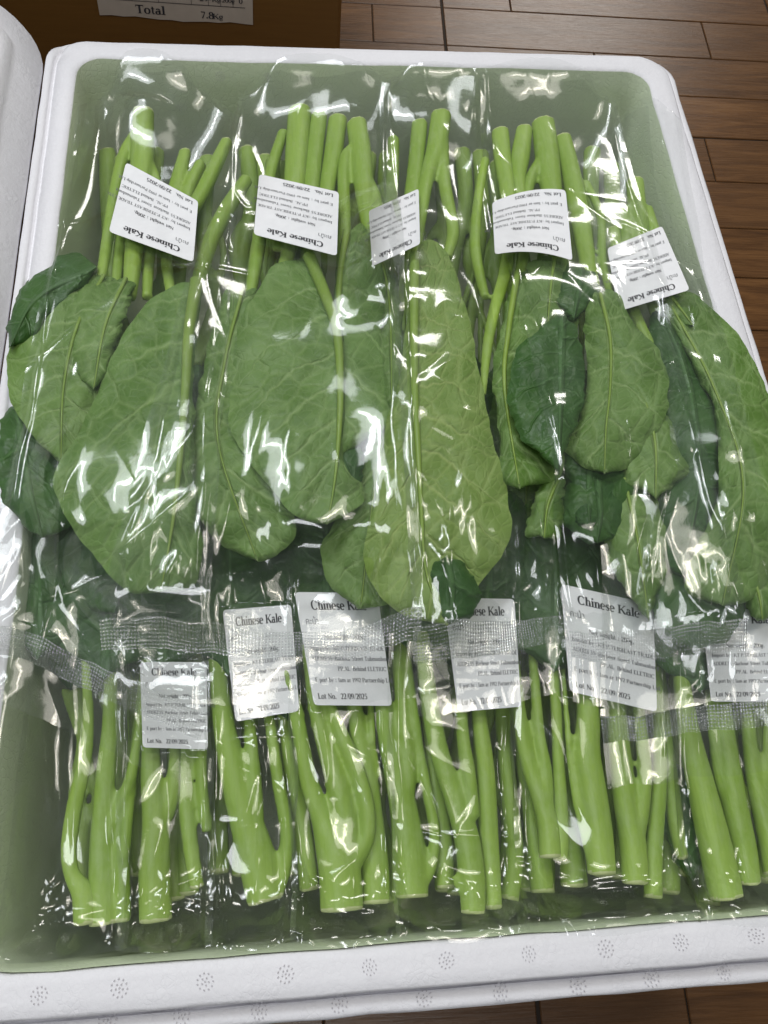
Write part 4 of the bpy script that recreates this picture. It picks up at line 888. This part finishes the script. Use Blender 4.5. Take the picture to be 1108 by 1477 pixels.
    if strip:
        d = np.linalg.norm(np.diff(Pt, axis=1), axis=2).mean(0); ms = np.r_[0, np.cumsum(d)]; md = np.r_[0, np.cumsum(np.linalg.norm(np.diff(Pt[nT - 1:], axis=0), axis=2).mean(1))]
        UV = np.stack(np.meshgrid(ms, md), -1)
        st = Pt[nT - 1:nT + nStrip]; mesh_obj('seal_strip', st.reshape(-1, 3) + np.array([0, 0, .0001]), grid_faces(nStrip + 1, nS), M['seal'], root, uvs={'m': UV[:nStrip + 1].reshape(-1, 2)})
        fl = Pt[nT + nStrip - 1:]; mesh_obj('end_flap', fl.reshape(-1, 3), grid_faces(nFlap + 1, nS), M['film'], root)
    return root
GB = 'clear bags of kale in the back row'; GBF = 'clear bags of kale in the front row'
def fb(key, label, far, near, lab, seed, ncre=17):
    film_bag(key, label, 'bag of kale', GBF, zf, far, near, 0, 0, seed, dzb=-.004, lab=lab, ncre=ncre)
# front row: 'far' edge = under the back row, 'near' edge = by the front wall
fb('F0', 'unlabelled clear bag at the far left of the front row', [(-60, 760), (80, 750), (190, 760)], [(-42, 1384), (70, 1388), (186, 1368)], None, 11, 34)
fb('F1', 'clear cloudy bag with a dim half-covered label, second from the left in front', [(170, 760), (240, 750), (310, 760)], [(180, 1372), (250, 1374), (312, 1362)], dict(c=[(206, 1078), (300, 1081), (298, 955), (202, 955)]), 12, 18)
fb('F2', 'clear bag with a slim curled label, third from the left in front', [(290, 760), (360, 750), (430, 760)], [(306, 1366), (370, 1372), (428, 1356)], dict(c=[(340, 1041), (432, 1025), (420, 872), (321, 880)]), 13, 18)
fb('F3', 'clear bag with the most readable label at the front centre', [(415, 760), (490, 750), (565, 760)], [(420, 1360), (500, 1368), (566, 1352)], dict(c=[(453, 1017), (566, 1018), (545, 855), (425, 854)]), 14, 18)
fb('F4', 'clear bag with its label partly under the central seal strip', [(555, 760), (640, 750), (735, 760)], [(560, 1356), (650, 1362), (738, 1344)], dict(c=[(661, 1027), (752, 1019), (742, 864), (640, 862)]), 15, 20)
fb('F5', 'clear bag with a wide label slanting under the right seal strips', [(725, 760), (840, 750), (960, 760)], [(732, 1348), (850, 1352), (966, 1330)], dict(c=[(822, 997), (948, 1027), (942, 872), (809, 842)]), 16, 20)
fb('F7', 'clear bag with a wide cut-off label at the far right of the front row', [(950, 760), (1040, 750), (1130, 760)], [(962, 1334), (1050, 1340), (1150, 1316)], dict(c=[(1026, 1012), (1128, 1012), (1128, 878), (1012, 880)]), 17, 20)
# back row
def bb(key, label, far, near, strip, flap, lab, seed, ncre=26):
    film_bag(key, label, 'bag of kale', GB, zt, far, near, strip, flap, seed, dzb=-.004, lab=lab, ncre=ncre)
bb('B3', 'clear bag with the long central leaf, its label half under the next bag', [(545, 150), (620, 138), (690, 150)], [(590, 925), (700, 912), (815, 888)], 40, 70, dict(c=[(604, 272), (532, 304), (537, 384), (606, 352)], ptag='white label half covered by film'), 23)
bb('B1', 'leftmost clear bag of the back row, with the most tilted label', [(125, 200), (200, 128), (290, 150), (350, 190)], [(-30, 905), (60, 925), (170, 975), (300, 1030)], 40, 66, dict(c=[(286, 290), (182, 234), (157, 334), (279, 378)]), 21)
bb('B5', 'rightmost clear bag of the back row, leaning over the right rim', [(850, 215), (905, 180), (960, 215)], [(868, 1036), (990, 1022), (1150, 1006)], 36, 66, dict(c=[(955, 326), (876, 358), (892, 449), (995, 418)]), 25)
bb('B2', 'clear bag with the level label, second from the left in the back row', [(345, 160), (450, 128), (560, 150)], [(158, 910), (300, 916), (450, 914), (600, 908)], 38, 66, dict(c=[(489, 277), (374, 251), (366, 338), (486, 369)]), 22)
bb('B4', 'clear bag with the curved label, second from the right in the back row', [(680, 150), (770, 132), (880, 165)], [(815, 914), (930, 920), (1056, 910)], 40, 66, dict(c=[(816, 274), (710, 292), (714, 367), (826, 376)], bow=(0, -8)), 24)
print('planks', nplank, 'faces', sum(len(m.polygons) for m in bpy.data.meshes))
